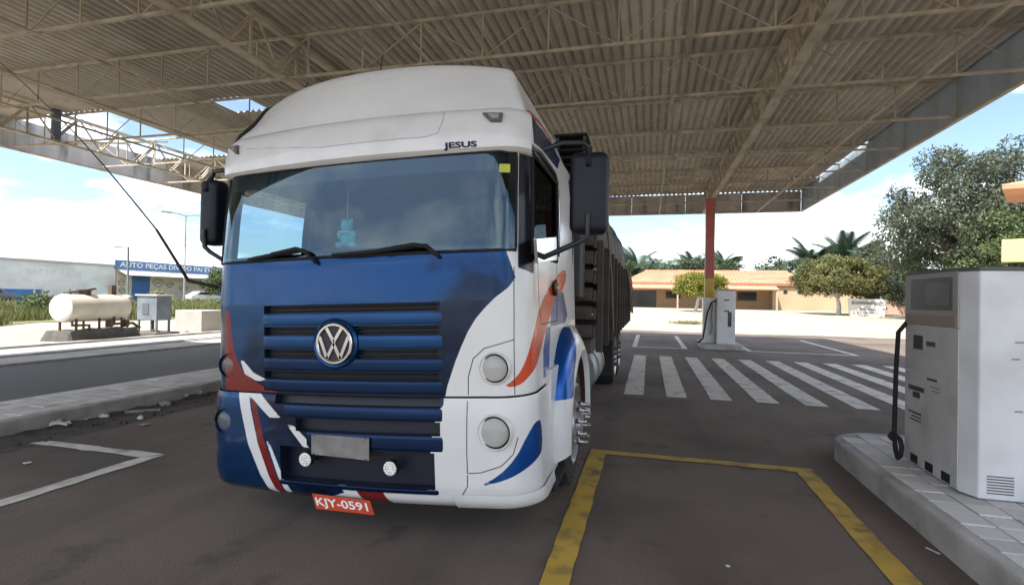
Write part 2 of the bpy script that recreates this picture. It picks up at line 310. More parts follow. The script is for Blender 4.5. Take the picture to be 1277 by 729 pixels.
# low strips and kerbs further left
m = MB(); m.box(-12.95, -12.72, -20, 30, -.02, .05); tag(m.build('kerb', kerbm, bevel=.015), kind='structure')
m = MB(); m.box(-16.0, -12.96, -20, 30, -.02, .035); tag(m.build('concrete_strip', concrete), kind='structure')
m = MB(); m.box(-16.25, -16.02, -20, 30, -.02, .10); m.box(-14.2, -14.05, -20, 30, .03, .07); tag(m.build('kerb', kerbm, bevel=.015), kind='structure')
# ================================================================== CANOPY
can = empty('station_canopy', (2.14, 19.9, 0), 'large fuel station canopy of corrugated sheets on lattice steel trusses over the forecourt', 'canopy')
XR, XL, YN, YF, ZB, ZT = 5.83, -16.25, -1.0, 23.2, 5.30, 6.03
JY = [23.15-2.2*k for k in range(11)]
# corrugated roof sheets
SW = 1.06; nw = 6; m = MB(); us = lin(-.04, SW+.03, nw*8+1)
m.grid(lambda u, v: (u, v, .029*math.cos(2*math.pi*u/(SW/nw))), us, [-.12, 1.1, 2.24]); sheet = m.mesh('roof_sheet', sheetm, smooth=70, merge='keep')
m = MB(); m.grid(lambda u, v: (u, v, .029*math.cos(2*math.pi*u/(SW/nw))), us, [.95, 1.6, 2.24]); sheet_half = m.mesh('roof_sheet', sheetm, smooth=70, merge='keep')
holes = {(3, 17), (4, 18), (4, 19), (5, 17), (5, 18), (5, 19), (4, 17)}
for j in range(11):
    y0 = JY[j]-2.2 if j < 10 else JY[10]-2.05
    for i in range(21):
        
        x0 = 5.80-SW*(i+1)-(.08 if i == 0 and j in (1, 2) else 0)
        if (j, i) in {(5, 18), (5, 19), (5, 20), (4, 18), (4, 19), (4, 20)}: continue
        me = sheet_half if (j, i) in {(5, 14)} else sheet
        dz = .012*((i+j) % 2)+.006*(j % 2)
        inst('roof_sheet', me, can, (x0+random.uniform(-.006, .006), y0+random.uniform(-.02, .02), ZT+.06+dz+random.uniform(0, .006)), rot=Matrix.Rotation(random.uniform(-.006, .006), 4, 'Y') @ Matrix.Rotation(-.006, 4, 'X'))
# lattice joists across
JX0, JX1 = XL+.08, XR-.05; nb = 21; dx = (JX1-JX0)/nb
lo = MB().box(JX0, JX1, -.022, .022, -.020, .020).mesh('lower_chord', steel)
up = MB().box(JX0, JX1, -.024, .024, -.022, .022).mesh('upper_chord', steel)
mw = MB()
for k in range(nb+1): mw.bar((JX0+dx*k, 0, .02), (JX0+dx*k, 0, ZT-ZB-.02), .022)
for k in range(nb):
    a, b = JX0+dx*k, JX0+dx*(k+1)
    if k % 2: mw.bar((a, .012, .02), (b, .012, ZT-ZB-.02), .015)
    else: mw.bar((a, .012, ZT-ZB-.02), (b, .012, .02), .015)
webm = mw.mesh('web', steel)
for k, y in enumerate(JY):
    j = inst('joist', lo, can, (0, y, ZB+.02)); inst('upper_chord', up, j, (0, y, ZT-.0)); inst('web', webm, j, (0, y, ZB))
# main lattice beams along the station and thin tie rods
for xb, wide in ((2.14, .13), (-6.1, .13), (-14.35, .10)):
    m = MB(); m.box(xb-wide/2, xb+wide/2, YN+.1, YF-.1, ZB-.055, ZB-.008); b = m.build('main_beam', steel, can)
    m = MB(); m.box(xb-.05, xb+.05, YN+.1, YF-.1, ZT-.09, ZT-.03); m.build('upper_chord', steel, b)
    m = MB(); y = YN+.2; k = 0
    while y < YF-.9:
        m.bar((xb-.05, y, ZB), (xb-.05, y+.55 if k % 2 else y, ZT-.06), .035); m.bar((xb+.05, y, ZB if k % 2 else ZT-.06), (xb+.05, y+.55, ZT-.06 if k % 2 else ZB), .03)
        y += .55; k += 1
    m.build('web', steel, b)
for xt, r_ in ((4.18, .026), (.35, .02), (-3.4, .016), (-8.6, .018), (-10.6, .02), (-12.5, .016)):
    m = MB(); m.box(xt-r_, xt+r_, YN+.1, YF-.05, ZB-.028-r_, ZB-.006); m.build('tie_bar', steel, can)
for xt in (-9.7, -15.0):
    m = MB(); m.bar((xt, 9.95, ZB), (xt+1.4, 12.15, ZT-.1), .03); m.bar((xt+1.4, 9.95, ZB), (xt, 12.15, ZT-.1), .03); m.build('brace', steel, can)
m = MB(); m.box(-14.42, -14.28, 9.62, 9.76, ZB, ZT+.1); m.build('stub_post', flat('blue_grey_steel', (.10, .14, .20)), can)
# fascia panels
def fascia(p, q, n, z0, z1, mat, th=.03):
    p, q = Vector(p), Vector(q)
    for k in range(n):
        a, b = p.lerp(q, k/n), p.lerp(q, (k+1)/n); d = (b-a).normalized()*.006; m = MB(); m.bar(Vector((*(a+d), (z0+z1)/2)), Vector((*(b-d), (z0+z1)/2)), th, z1-z0)
        o = m.build('fascia_panel', mat, can, bevel=.004, segs=1)
fascia((XR, YN), (XR, YF), 12, ZB-.02, ZT+.18, fascb); fascia((XL, YN), (XL, YF), 12, ZB-.02, ZT+.05, fascm)
fascia((XL+.02, YF+.02), (XR-.02, YF+.02), 10, ZB-.02, ZT+.03, fascm); fascia((XL+.02, YN-.02), (XR-.02, YN-.02), 10, ZB-.02, ZT+.14, fascm)
m = MB(); m.box(XR-.045, XR+.045, YN, YF, ZB-.06, ZB-.025); m.box(XL-.045, XL+.045, YN, YF, ZB-.06, ZB-.025); m.box(XL+.05, XR-.05, YF-.03, YF+.06, ZB-.06, ZB-.025); m.build('edge_trim', steel, can)
# columns: red above, yellow below
redc = pm('red_column_paint', (.42, .10, .09), .5, var=.12, scale=2, stain=(.3, .14, .12), sscale=2, samt=.5)
yelc = pm('yellow_column_paint', (.55, .36, .07), .5, var=.12, scale=2)
for cx, cy in ((2.06, 19.95), (-6.1, 19.95)):
    m = MB(); m.box(cx-.15, cx+.15, cy-.15, cy+.15, 2.42, ZB-.06); c = m.build('column', redc, can, bevel=.012); tag(c, 'red steel column with a yellow lower part')
    m = MB(); m.box(cx-.152, cx+.152, cy-.152, cy+.152, 1.55, 2.42); m.build('yellow_band', yelc, c, bevel=.012)
    m = MB(); m.box(cx-.151, cx+.151, cy-.151, cy+.151, 0, 1.55); m.build('column_foot', grey_st, c, bevel=.012)
# ================================================================== TRUCK
XC = -1.88; LEAN = .042
truck = empty('cargo_truck', (XC, 4.6, 0), 'blue and white cab-over cargo truck with orange and red swooshes parked under the canopy', 'truck')
SH = [(.90, 3.00, 1.18, .25, .075), (1.0, 2.998, 1.185, .25, .075), (1.55, 3.00, 1.185, .25, .075), (1.80, 3.020, 1.185, .25, .075), (1.88, 3.040, 1.185, .25, .065), (2.2, 3.085, 1.185, .25, .06), (2.5, 3.13, 1.18, .26, .06), (2.80, 3.23, 1.155, .28, .09), (3.0, 3.30, 1.14, .28, .09)]
BU = [(.25, 3.10, 1.19, .26, .07), (.27, 3.05, 1.205, .26, .07), (.31, 3.005, 1.215, .26, .07), (.40, 2.982, 1.215, .26, .07), (.60, 2.975, 1.21, .26, .07), (.84, 2.975, 1.205, .26, .07), (.92, 2.982, 1.20, .26, .07), (.96, 2.995, 1.19, .26, .07)]
VI = [(2.475, 3.24, 1.17, .22, .09), (2.485, 3.11, 1.19, .22, .09), (2.51, 3.075, 1.20, .22, .09), (2.57, 3.07, 1.20, .22, .09), (2.67, 3.09, 1.195, .22, .09), (2.745, 3.12, 1.185, .22, .09), (2.785, 3.155, 1.17, .22, .09), (2.80, 3.22, 1.15, .22, .09)]
def prof(t, a, r, b):
    s = 1 if t >= 0 else -1; t = abs(t); f = a-r
    if t < f: return s*t, b*(t/f)**2
    th = (t-f)/r
    if th < math.pi/2: return s*(f+r*math.sin(th)), b+r*(1-math.cos(th))
    return s*a, b+r+(t-f-r*math.pi/2)
def surf(tab, t, z, off=0):
    yf, a, r, b = interp(tab, z); x, y = prof(t, a+off, max(r+off, .03), b); return Vector((XC+x-LEAN*(z-1.05), yf-off+y, z+LEAN*x))
def hit(px, py, tab, off=0, t0=.5, z0=1.2):
    """(t,z) on a cab surface under a photo pixel"""
    best = None
    for i in range(40):
        for j in range(14):
            t = -1.6+i*(4.9/39); z = tab[0][0]+(tab[-1][0]-tab[0][0])*j/13; q = proj(surf(tab, t, z, off)); e = (q[0]-px)**2+(q[1]-py)**2
            if best is None or e < best[0]: best = (e, t, z)
    _, t, z = best
    for _ in range(25):
        h = 1e-4; q = proj(surf(tab, t, z, off)); qa = proj(surf(tab, t+h, z, off)); qb = proj(surf(tab, t, z+h, off))
        a, b, c, d = (qa[0]-q[0])/h, (qb[0]-q[0])/h, (qa[1]-q[1])/h, (qb[1]-q[1])/h; det = a*d-b*c
        if abs(det) < 1: break
        ex, ey = px-q[0], py-q[1]; st = (d*ex-b*ey)/det; sz = (a*ey-c*ex)/det; t += max(-.1, min(.1, st)); z += max(-.1, min(.1, sz))
    return t, z
def LP(pts, Y=3.03): q = [gy(x, y, Y) for x, y in pts]; return [(p.x-XC+LEAN*(p.z-1.05), p.z-LEAN*(p.x-XC)) for p in q]
def HP(pts, tab): return [hit(x, y, tab) for x, y in pts]
def smooth_poly(p, it=2):
    for _ in range(it):
        q = []
        for i in range(len(p)):
            a, b = p[i], p[(i+1) % len(p)]; q += [(a[0]*.75+b[0]*.25, a[1]*.75+b[1]*.25), (a[0]*.25+b[0]*.75, a[1]*.25+b[1]*.75)]
        p = q
    return p
def set_sdf(me, coords, layers):
    for name in ('blue', 'navy', 'red', 'white', 'orange', 'sky', 'black'):
        at = me.attributes.new(name, 'FLOAT', 'POINT'); ps = layers.get(name, [])
        at.data.foreach_set('value', [max([sdf(c, p) for p in ps]+[-1]) for c in coords])
def skin(name, tab, us, vs, parent, layers, skip=None, off=0, mat=None):
    """panel of the cab: a grid over (t,z) with openings and its livery"""
    verts = [surf(tab, u, v, off) for v in vs for u in us]; nu = len(us); fs = []
    for j in range(len(vs)-1):
        for i in range(nu-1):
            if skip and skip((us[i]+us[i+1])/2, (vs[j]+vs[j+1])/2): continue
            fs.append((j*nu+i, j*nu+i+1, (j+1)*nu+i+1, (j+1)*nu+i))
    me = bpy.data.meshes.new(name); me.from_pydata(verts, [], fs); me.materials.append(mat or livery)
    me.polygons.foreach_set('use_smooth', [True]*len(fs)); me.set_sharp_from_angle(angle=R(40))
    if layers is not None: set_sdf(me, [(u, v) for v in vs for u in us], layers)
    bm = bmesh.new(); bm.from_mesh(me); bmesh.ops.delete(bm, geom=[v for v in bm.verts if not v.link_faces], context='VERTS'); bm.to_mesh(me); bm.free()
    return reg(bpy.data.objects.new(name, me), parent)
livery = paint('truck_livery', (.64, .64, .63))
def cuts(a, b, step, extra):
    s = set(extra); n = int(round((b-a)/step)); s |= {a+(b-a)*i/n for i in range(n+1)}
    out = []
    for x in sorted(s):
        if a-1e-6 <= x <= b+1e-6:
            if out and x-out[-1] < .004:
                if x in extra: out[-1] = x
                continue
            out.append(x)
    return out
# --- cab shell
WY, WZ, WR = 4.58, .52, .52
TW, WZ0, WZ1 = 1.12, 1.85, 2.485
def yt(y, z=2.2):  # side t for a world Y
    yf, a, r, b = interp(SH, z); return (y-(yf+b+r))+(a-r)+r*math.pi/2
D0, D1, DZ0, DZ1 = yt(3.34), yt(4.22), 1.84, 2.50
TB = yt(5.16, 1.5)
SL = .645
slots = [(1.482, 1.538), (1.337, 1.395), (1.187, 1.245), (1.047, 1.10)]
def sk_shell(t, z):
    if abs(t) < TW and WZ0 < z < WZ1: return True
    if D0 < abs(t) < D1 and DZ0 < z < DZ1-(.0 if abs(t) > D0+.1 else .0): return True
    if abs(t) < SL and any(a < z < b for a, b in slots): return True
    if abs(t) > yt(3.5, 1.2) and (abs(t)-yt(WY, 1.2))**2+(z-WZ)**2 < .79**2: return True
    return False
cur = HP([(643, 346), (634, 358), (617, 371), (605, 383), (593, 397), (583, 414), (575, 432), (568, 450), (563, 465), (558, 480), (555, 496)], SH)
blue_main = [(-1.46, 1.86)]+[(1.05, 1.86)]+cur+[(cur[-1][0], .85), (-1.46, .85)]
orange1 = smooth_poly(HP([(626, 483), (648, 481), (662, 466), (674, 440), (680, 412), (689, 386), (700, 366), (707, 346), (705, 334), (693, 345), (679, 368), (669, 395), (664, 420), (659, 440), (650, 462), (640, 474)], SH), 1)
side_or2 = HP([(700, 215), (705, 235), (709, 262), (704, 268), (699, 245), (697, 215)], SH)
side_gr = [(yt(4.12), 1.95), (yt(4.62), 1.98), (yt(4.75), 2.55), (yt(4.3), 2.72), (yt(4.10), 2.62)]
blk = [(1.135, 1.74), (1.30, 1.70), (D0+.02, 1.80), (D1+.06, 1.84), (D1+.06, 2.58), (1.0, 2.58), (1.135, 2.52)]
blkL = [(-x, z) for x, z in blk]
left_white = LP([(272, 390), (280, 390), (284, 436), (283, 478), (272, 478)], 3.2); left_white2 = LP([(299, 448), (303, 448), (318, 464), (340, 474), (322, 474), (306, 466)], 3.06)
left_red = smooth_poly(LP([(281, 385), (291, 388), (293, 428), (304, 458), (330, 478), (372, 492), (372, 510), (284, 510), (282, 450)], 3.10), 1)
side_sky = [(yt(3.95), 1.45), (yt(4.2), 1.62), (yt(4.55), 1.60), (yt(4.75), 1.40), (yt(4.6), 1.34), (yt(3.75), 1.34), (yt(3.62), 1.20), (yt(3.6), 1.0), (yt(3.8), 1.0)]
shade_airbrush_sh = [[(-.72, 1.30), (.72, 1.40), (.80, .80), (-.85, .80), (-.85, 1.05)], [(.68, 1.70), (.95, 1.84), (1.25, 1.76), (.98, 1.45), (.82, 1.15), (.76, .80), (.55, .80), (.60, 1.35)], [(-1.3, 1.9), (-1.02, 1.9), (-1.02, 1.3), (-1.3, 1.3)]]  # lower grille: dark ground reflection painted in; right hood: airbrushed smoke
upper_blue = [(yt(3.36), 2.60), (yt(3.55), 2.63), (yt(4.3), 2.66), (yt(4.5), 2.85), (yt(3.3), 2.85)]
L_sh = dict(blue=[blue_main, upper_blue], red=[left_red], white=[left_white, left_white2], orange=[orange1], black=[blk, blkL], sky=[side_sky], navy=shade_airbrush_sh[:2])
us = cuts(-TB, TB, .022, {-TW, TW, D0, D1, -D0, -D1, SL, -SL, yt(3.74, 1.2), -yt(3.74, 1.2)})
vs_ = cuts(.955, 2.80, .022, {WZ0, WZ1, DZ0, DZ1, 1.36}|{z for s in slots for z in s})
shell = skin('cab_shell', SH, us, vs_, truck, L_sh, sk_shell)
lining = skin('cab_lining', SH, us[::1], vs_, shell, None, lambda t, z: sk_shell(t, z) or z < 1.0 or (abs(t) < SL+.02 and z < 1.56), off=-.035, mat=blackm)
def recess(name, tab, t0, t1, z0, z1, depth, parent, mat, off=0):
    ts = lin(t0, t1, 25); m = MB(); k = []
    f = lambda t, z, d: surf(tab, t, z, off)+Vector((0, d, 0))
    m.grid(lambda u, v: f(u, z0, v), ts, [0, depth]); m.grid(lambda u, v: f(u, z1, v), ts, [0, depth]); m.grid(lambda u, v: f(u, v, depth), ts, [z0, z1])
    m.grid(lambda u, v: f(t0, u, v), [z0, z1], [0, depth]); m.grid(lambda u, v: f(t1, u, v), [z0, z1], [0, depth]); return m.build(name, mat, parent)
grim = pm('grille_dark', (.003, .008, .022), .5, var=.2)
for a, b in slots:
    r_ = recess('grille_opening', SH, -SL, SL, a, b, .05, shell, grim)
    m = MB(); [m.tube([surf(SH, t, a+(b-a)*f_, -.03) for t in lin(-SL+.04, SL-.04, 13)], .006, 5) for f_ in (.3, .7)]; m.build('grille_mesh', blackm, r_)
bluem = pm('blue_truck_paint', (.003, .043, .140), .22, .6, var=.1, coat=.15, spec=.35); shadebluem = pm('shaded_blue_truck_paint', (.003, .021, .072), .26, .7, var=.1, coat=.1, spec=.35)  # second blue is a darkened copy, dark ground reflection painted into lower bars
def round_bar(tab, t0, t1, z0, z1, proud, parent, mat, name='grille_bar'):
    m = MB(); ts = [t0]+lin(t0+.012, t1-.012, 22)+[t1]; n = 8
    def f(u, k):
        a = math.pi*k/(n-1); e = 0 if u in (t0, t1) else 1; zc, hz = (z0+z1)/2, (z1-z0)/2*(.6 if not e else 1)
        return surf(tab, u, zc-hz*math.cos(a), (proud*math.sin(a)**.45 if 0 < k < n-1 else 0)*e-.002)
    m.grid(f, ts, list(range(n))); return m.build(name, mat, parent, smooth=70)
for z0, z1 in ((1.400, 1.478), (1.250, 1.333), (1.105, 1.183), (.965, 1.043)): round_bar(SH, -SL-.012, SL+.012, z0, z1, .005, shell, bluem if z0 > 1.2 else shadebluem)
# --- bumper
bsl = [(-.54, .64, .885, .945), (-.37, .64, .715, .80), (-.50, .60, .385, .612)]
def sk_b(t, z): return any(a < t < b and c < z < d for a, b, c, d in bsl)
tBe = lambda y: (y-(2.98+.07+.26))+(1.24-.26)+.26*math.pi/2
bc = HP([(553, 505), (546, 513), (541, 530), (537, 553), (536, 590), (531, 606)], BU)
bb = dict(blue=[[(-2.2, .97), (bc[0][0], .97)]+bc+[(.55, .375), (.34, .365), (.05, .36), (-.28, .24), (-2.2, .24)]],
    red=[LP([(440, 604), (474, 608), (486, 634), (455, 634)], 2.99), [(-1.5, .99), (-1.10, .99), (-1.09, .86), (-1.13, .70), (-1.17, .60), (-1.5, .60)], LP([(311, 488), (318, 494), (331, 548), (356, 616), (345, 616), (324, 556)], 3.02)],
    white=[LP([(296, 484), (311, 488), (325, 550), (348, 616), (338, 614), (312, 552)], 3.04), LP([(330, 545), (338, 556), (362, 616), (354, 616)], 3.0), LP([(296, 480), (318, 482), (355, 519), (340, 519), (318, 498)], 3.03), LP([(356, 529), (366, 531), (384, 549), (385, 560), (377, 556)], 2.98), LP([(421, 602), (431, 603), (445, 624), (435, 624)], 2.99), [(-1.34, .62), (-1.30, .62), (-1.22, .36), (-1.10, .27), (-1.14, .25), (-1.30, .33)]],
    navy=[[(-.75, 1.1), (.9, 1.1), (.9, .30), (-.30, .30), (-.55, .62)]],  # dark ground reflection painted into the middle of the bumper
    sky=[smooth_poly(HP([(596, 607), (621, 594), (643, 571), (658, 541), (668, 524), (675, 523), (677, 556), (661, 580), (632, 598)], BU), 1)])
usb = cuts(-tBe(3.66), tBe(3.66), .018, {x for s in bsl for x in s[:2]}); vsb = cuts(.25, .945, .018, {z for s in bsl for z in s[2:]})
bumper = skin('bumper', BU, usb, vsb, truck, bb, sk_b)
m = MB(); m.grid(lambda u, v: surf(BU, u, .25, -v), lin(-1.6, 1.6, 60), [0, .08, .16]); m.build('bumper_underside', blackm, bumper)
for a, b, c, d in bsl: r_ = recess('bumper_opening', BU, a, b, c, d, .09 if d < .65 else .06, bumper, grim)
round_bar(BU, -.47, .66, .803, .882, .005, bumper, shadebluem); round_bar(BU, -.29, .66, .618, .712, .006, bumper, shadebluem); round_bar(BU, -.52, .62, .352, .384, .012, bumper, shadebluem)
# lower lip that sticks out below the right-hand corner, with scuffs
m = MB(); m.grid(lambda u, v: surf(BU, u, .262+v*.10, .012+.016*(1-v)), lin(.72, tBe(3.60), 30), [0, .3, .7, 1]); m.grid(lambda u, v: surf(BU, u, .262, .028-v*.05), lin(.72, tBe(3.60), 30), [0, 1]); m.build('bumper_lip', pm('white_truck_paint', (.66, .66, .65), .3, var=.04, scale=2, stain=(.36, .34, .31), sscale=5, samt=.2, coat=.5), bumper, smooth=50)
wtruck = MATS['white_truck_paint']
# panel gaps
def seam(tab, pts, parent, wd=.006, px=True):
    q = [hit(x, y, tab) for x, y in pts] if px else pts; fine = []
    for a, b in zip(q, q[1:]): fine += [(a[0]+(b[0]-a[0])*i/6, a[1]+(b[1]-a[1])*i/6) for i in range(6)]
    fine.append(q[-1]); m = MB(); m.tube([surf(tab, t, z, -.0005) for t, z in fine], max(wd, .006)/2, 6); return m.build('panel_gap', blackm, parent)
seam(SH, [(641, 332), (641, 380), (641, 430), (642, 492)], shell); seam(SH, [(584, 492), (584, 470), (590, 447), (604, 434), (641, 423)], shell, .004)
seam(BU, [(583, 500), (582, 560), (583, 590), (600, 589), (625, 581), (640, 566), (646, 545)], bumper, .004)
seam(BU, [(583, 592), (583, 606), (574, 622), (569, 634)], bumper, .005)
m = MB(); m.tube([surf(SH, t, .952, -.004) for t in lin(-1.8, 1.8, 80)], .006, 6); m.build('panel_gap', blackm, shell)
# --- headlights and lamps
lensm = glass('lamp_glass', (.86, .86, .84), base=.05); refl = pm('lamp_reflector', (.27, .255, .235), .14, .9, var=.3, scale=25, bump=.25, bscale=35)
def frosted(m, c, f):
    t = m.node_tree; n = t.nodes; l = t.links; src = n['Material Output'].inputs[0].links[0].from_socket; d = n.new('ShaderNodeBsdfDiffuse'); d.inputs[0].default_value = (*c, 1); x = n.new('ShaderNodeMixShader'); x.inputs[0].default_value = f; l.new(src, x.inputs[1]); l.new(d.outputs[0], x.inputs[2]); l.new(x.outputs[0], n['Material Output'].inputs[0])
frosted(lensm, (.42, .39, .35), .2)
def headlamp(t, z, tab, r, parent, name='headlight'):
    p = surf(tab, t, z); n = (surf(tab, t, z, .1)-p); kn = .3 if t > 0 else .6; n = (n.normalized()*kn+Vector((0, -1, 0))*(1-kn)).normalized(); o = p-n*(.01 if t > 0 else .026)
    m = MB(); m.lathe([(r*.97, .012), (r*.93, -.004), (r*.78, -.034), (r*.5, -.058), (r*.2, -.066), (0, -.067)], o, n, 18, False); h = m.build(name, refl, parent)
    m = MB(); m.lathe([(r*1.20, -.06), (r*1.22, .012), (r*1.13, .030), (r*1.07, .024), (r*1.06, -.02)], o, n, 36, False); m.build('bezel', wtruck if t > 0 else shadebluem, h, smooth=50)
    m = MB(); m.lathe([(r*1.075, .010), (r*1.03, .016), (r*.95, .016), (r*.93, .0)], o, n, 36, False); m.build('gasket', blackm, h, smooth=50)
    m = MB(); m.lathe([(r*.99, .012), (r*.9, .020), (r*.6, .031), (r*.25, .037), (0, .038)], o, n, 32, False); m.build('lens', lensm, h, smooth=60)
    m = MB(); m.lathe([(r*.30, -.062), (r*.29, -.05), (r*.14, -.048), (r*.13, -.012), (0, -.008)], o, n, 16, False); m.build('bulb_cap', pm('lamp_inner', (.10, .095, .09), .3, .6, var=.2), h, smooth=40)
h1 = hit(617, 459, SH); h2 = hit(617, 539, BU)
headlamp(h1[0], h1[1], SH, .083, shell); headlamp(h2[0], h2[1], BU, .092, bumper)
headlamp(-h1[0]-.005, h1[1], SH, .072, shell); headlamp(-h2[0]-.01, h2[1], BU, .078, bumper)
ledm = pm('led_lamp', (.75, .75, .73), .3, .3, var=.35, scale=90)
for px_, py_ in ((384, 571), (489, 582)):
    q = gy(px_, py_, 2.985); m = MB(); m.lathe([(.046, .03), (.048, -.012), (.04, -.02)], q, (0, -1, 0), 20); l_ = m.build('work_lamp', black, bumper, smooth=40)
    m = MB(); [m.lathe([(.008, 0), (.007, .006), (.003, .008)], q+Vector((rr*math.cos(a), -.03, rr*math.sin(a))), (0, -1, 0), 8) for rr, k in ((0, 1), (.018, 6), (.034, 12)) for a in [2*math.pi*i/k for i in range(k)]]; m.lathe([(.044, .028), (.044, .031)], q, (0, -1, 0), 20); m.build('led', ledm, l_)
    m = MB(); m.bar(q+Vector((0, .02, 0)), q+Vector((0, .1, -.03)), .02); m.build('lamp_bracket', blackm, l_)
# --- badge
bt, bz = hit(419, 428, SH); p0 = surf(SH, bt, bz); BX = Vector((1, 0, LEAN)).normalized(); BZ = Vector((0, .0, 1)); BN = Vector((0, -1, 0))
m = MB(); m.lathe([(.165, -.03), (.163, .012), (.150, .024), (.138, .018), (.137, .006), (.0, .004)], p0, BN, 48, False); badge = m.build('badge', bluem, shell, smooth=40)
m = MB(); m.lathe([(.134, .014), (.134, .026), (.128, .031), (.117, .031), (.112, .026), (.112, .014)], p0, BN, 48, False)
def stroke(pts, wd):
    for (x0, y0), (x1, y1) in zip(pts, pts[1:]):
        d = Vector((x1-x0, y1-y0)).normalized(); nn = Vector((-d.y, d.x))*wd/2; e = d*wd*.18
        q = [Vector((x0, y0))-e+nn, Vector((x1, y1))+e+nn, Vector((x1, y1))+e-nn, Vector((x0, y0))-e-nn]
        m.poly([p0+BX*a.x+Vector((0, 0, 1))*a.y+BN*.013 for a in q], BN*.014)
k = .114
stroke([(-.47*k, .86*k), (-.02*k, .14*k)], .021); stroke([(.47*k, .86*k), (.02*k, .14*k)], .021)
stroke([(-.90*k, .36*k), (-.42*k, -.82*k), (0, .0)], .021); stroke([(.90*k, .36*k), (.42*k, -.82*k), (0, .0)], .021); m.build('emblem', chrome, badge, smooth=30)
m = MB(); m.lathe([(.112, .0135), (.112, .0155), (0, .0155)], p0, BN, 40, False); m.build('badge_ground', black, badge)
# --- plates
pl = [gy(*q, 2.955) for q in ((388, 541), (460, 546), (460, 574), (388, 566))]; m = MB(); m.poly(pl, (0, .006, 0)); bp = m.build('blank_plate', pm('dull_plate', (.20, .19, .18), .6, .2, var=.2, scale=12, stain=(.35, .34, .32), sscale=6, samt=.5), bumper, bevel=.002)
m = MB(); [m.lathe([(.006, 0), (.004, .004)], pl[i].lerp((pl[0]+pl[2])/2, .1)+Vector((0, 0, 0)), (0, -1, 0), 8) for i in range(4)]; m.build('screw', rust, bp)
pr = [gy(*q, 2.985) for q in ((389, 615), (461, 624), (467, 642), (394, 634))]; pm_red = pm('red_plate', (.50, .055, .02), .4, var=.1, scale=10)
m = MB(); m.poly(pr, (0, .004, 0)); plate = m.build('number_plate', pm_red, bumper, bevel=.003)
c_ = sum(pr, Vector())/4; ux = ((pr[1]-pr[0])+(pr[2]-pr[3]))/2; uy = ((pr[0]-pr[3])+(pr[1]-pr[2]))/2
me = text_mesh('KJY-0591', 1, pm('plate_lettering', (.72, .70, .66), .5), .02); xw = max(v.co.x for v in me.vertices)*2; yh = max(v.co.y for v in me.vertices)*2
for v in me.vertices: v.co = c_+ux*(v.co.x/xw*.86)+uy*(v.co.y/yh*.62)+Vector((0, -.002-v.co.z*.05, 0))
reg(bpy.data.objects.new('plate_number', me), plate)
# --- windscreen
wsg = glass('windscreen_glass', (.44, .62, .70), base=.085); frit = pm('black_frit', (.006, .007, .009), .15, var=.1)
tss = cuts(-TW, TW, .05, {-TW+.055, TW-.055}); zss = cuts(WZ0, WZ1, .05, {WZ0+.03, WZ1-.115})
ws = MB().grid(lambda u, v: surf(SH, u, v, .006), tss, zss).build('windscreen', wsg, shell, smooth=80)
MB().grid(lambda u, v: surf(SH, u, v, .001), tss, zss, lambda t, z: abs(t) < TW-.055 and WZ0+.03 < z < WZ1-.115).build('frit_band', frit, ws, smooth=80)
m = MB(); zr = [(-TW, WZ0), (TW, WZ0), (TW, WZ1), (-TW, WZ1), (-TW, WZ0)]; seal = []
for a, b in zip(zr, zr[1:]): seal += [surf(SH, a[0]+(b[0]-a[0])*i/20, a[1]+(b[1]-a[1])*i/20, .004) for i in range(20)]
m.tube(seal+[seal[0]], .010, 6); m.build('rubber_seal', blackm, ws)
def wiper(pts, arm):
    q = [surf(SH, *hit(x, y, SH), .035) for x, y in pts]; m = MB(); m.tube(q, [.008]+[.013]*(len(q)-2)+[.008], 6); wp = m.build('wiper', blackm, shell, smooth=60)
    q = [surf(SH, *hit(x, y, SH), o) for x, y, o in arm]; m = MB(); m.tube(q, .014, 6); m.build('wiper_arm', blackm, wp, smooth=60)
wiper([(418, 318), (450, 316), (480, 313), (512, 309), (536, 306)], [(480, 313, .05), (520, 306, .055), (536, 308, .05), (549, 320, .02)])
wiper([(297, 330), (320, 323), (345, 318), (366, 316), (384, 313)], [(345, 318, .05), (376, 311, .055), (386, 314, .05), (396, 328, .02)])
st = hit(630, 210, SH); m = MB(); m.grid(lambda u, v: surf(SH, u, v, .009), [st[0]-.035, st[0]+.035], [st[1]-.028, st[1]+.028]); m.build('yellow_sticker', flat('sticker_yellow', (.42, .48, .05)), ws)
# --- interior
m = MB(); m.box(XC-1.02, XC+1.02, 3.50, 3.85, 1.55, 1.86); m.grid(lambda u, v: surf(SH, u, 1.855, -.05-v), lin(-1.0, 1.0, 12), [0, .2, .42]); m.build('dashboard', blackm, shell, bevel=0)
seatm = pm('seat_cloth', (.035, .038, .045), .9, var=.2)
for sx in (-.62, .62):
    m = MB(); m.box(XC+sx-.26, XC+sx+.26, 4.0, 4.5, 1.45, 1.6); m.box(XC+sx-.25, XC+sx+.25, 4.42, 4.56, 1.6, 2.15); m.box(XC+sx-.14, XC+sx+.14, 4.43, 4.53, 2.17, 2.36); m.build('seat', seatm, shell, smooth=50, bevel=.04)
m = MB(); m.tube([(XC+.58+.22*math.cos(a), 3.93+.05*math.sin(a), 1.93+.16*math.sin(a)) for a in lin(0, 2*math.pi, 25)], .016, 6); m.bar((XC+.58, 3.9, 1.93), (XC+.58, 3.75, 1.75), .06); m.bar((XC+.38, 3.93, 1.92), (XC+.78, 3.93, 1.92), .03); m.build('steering_wheel', black, shell, smooth=50)
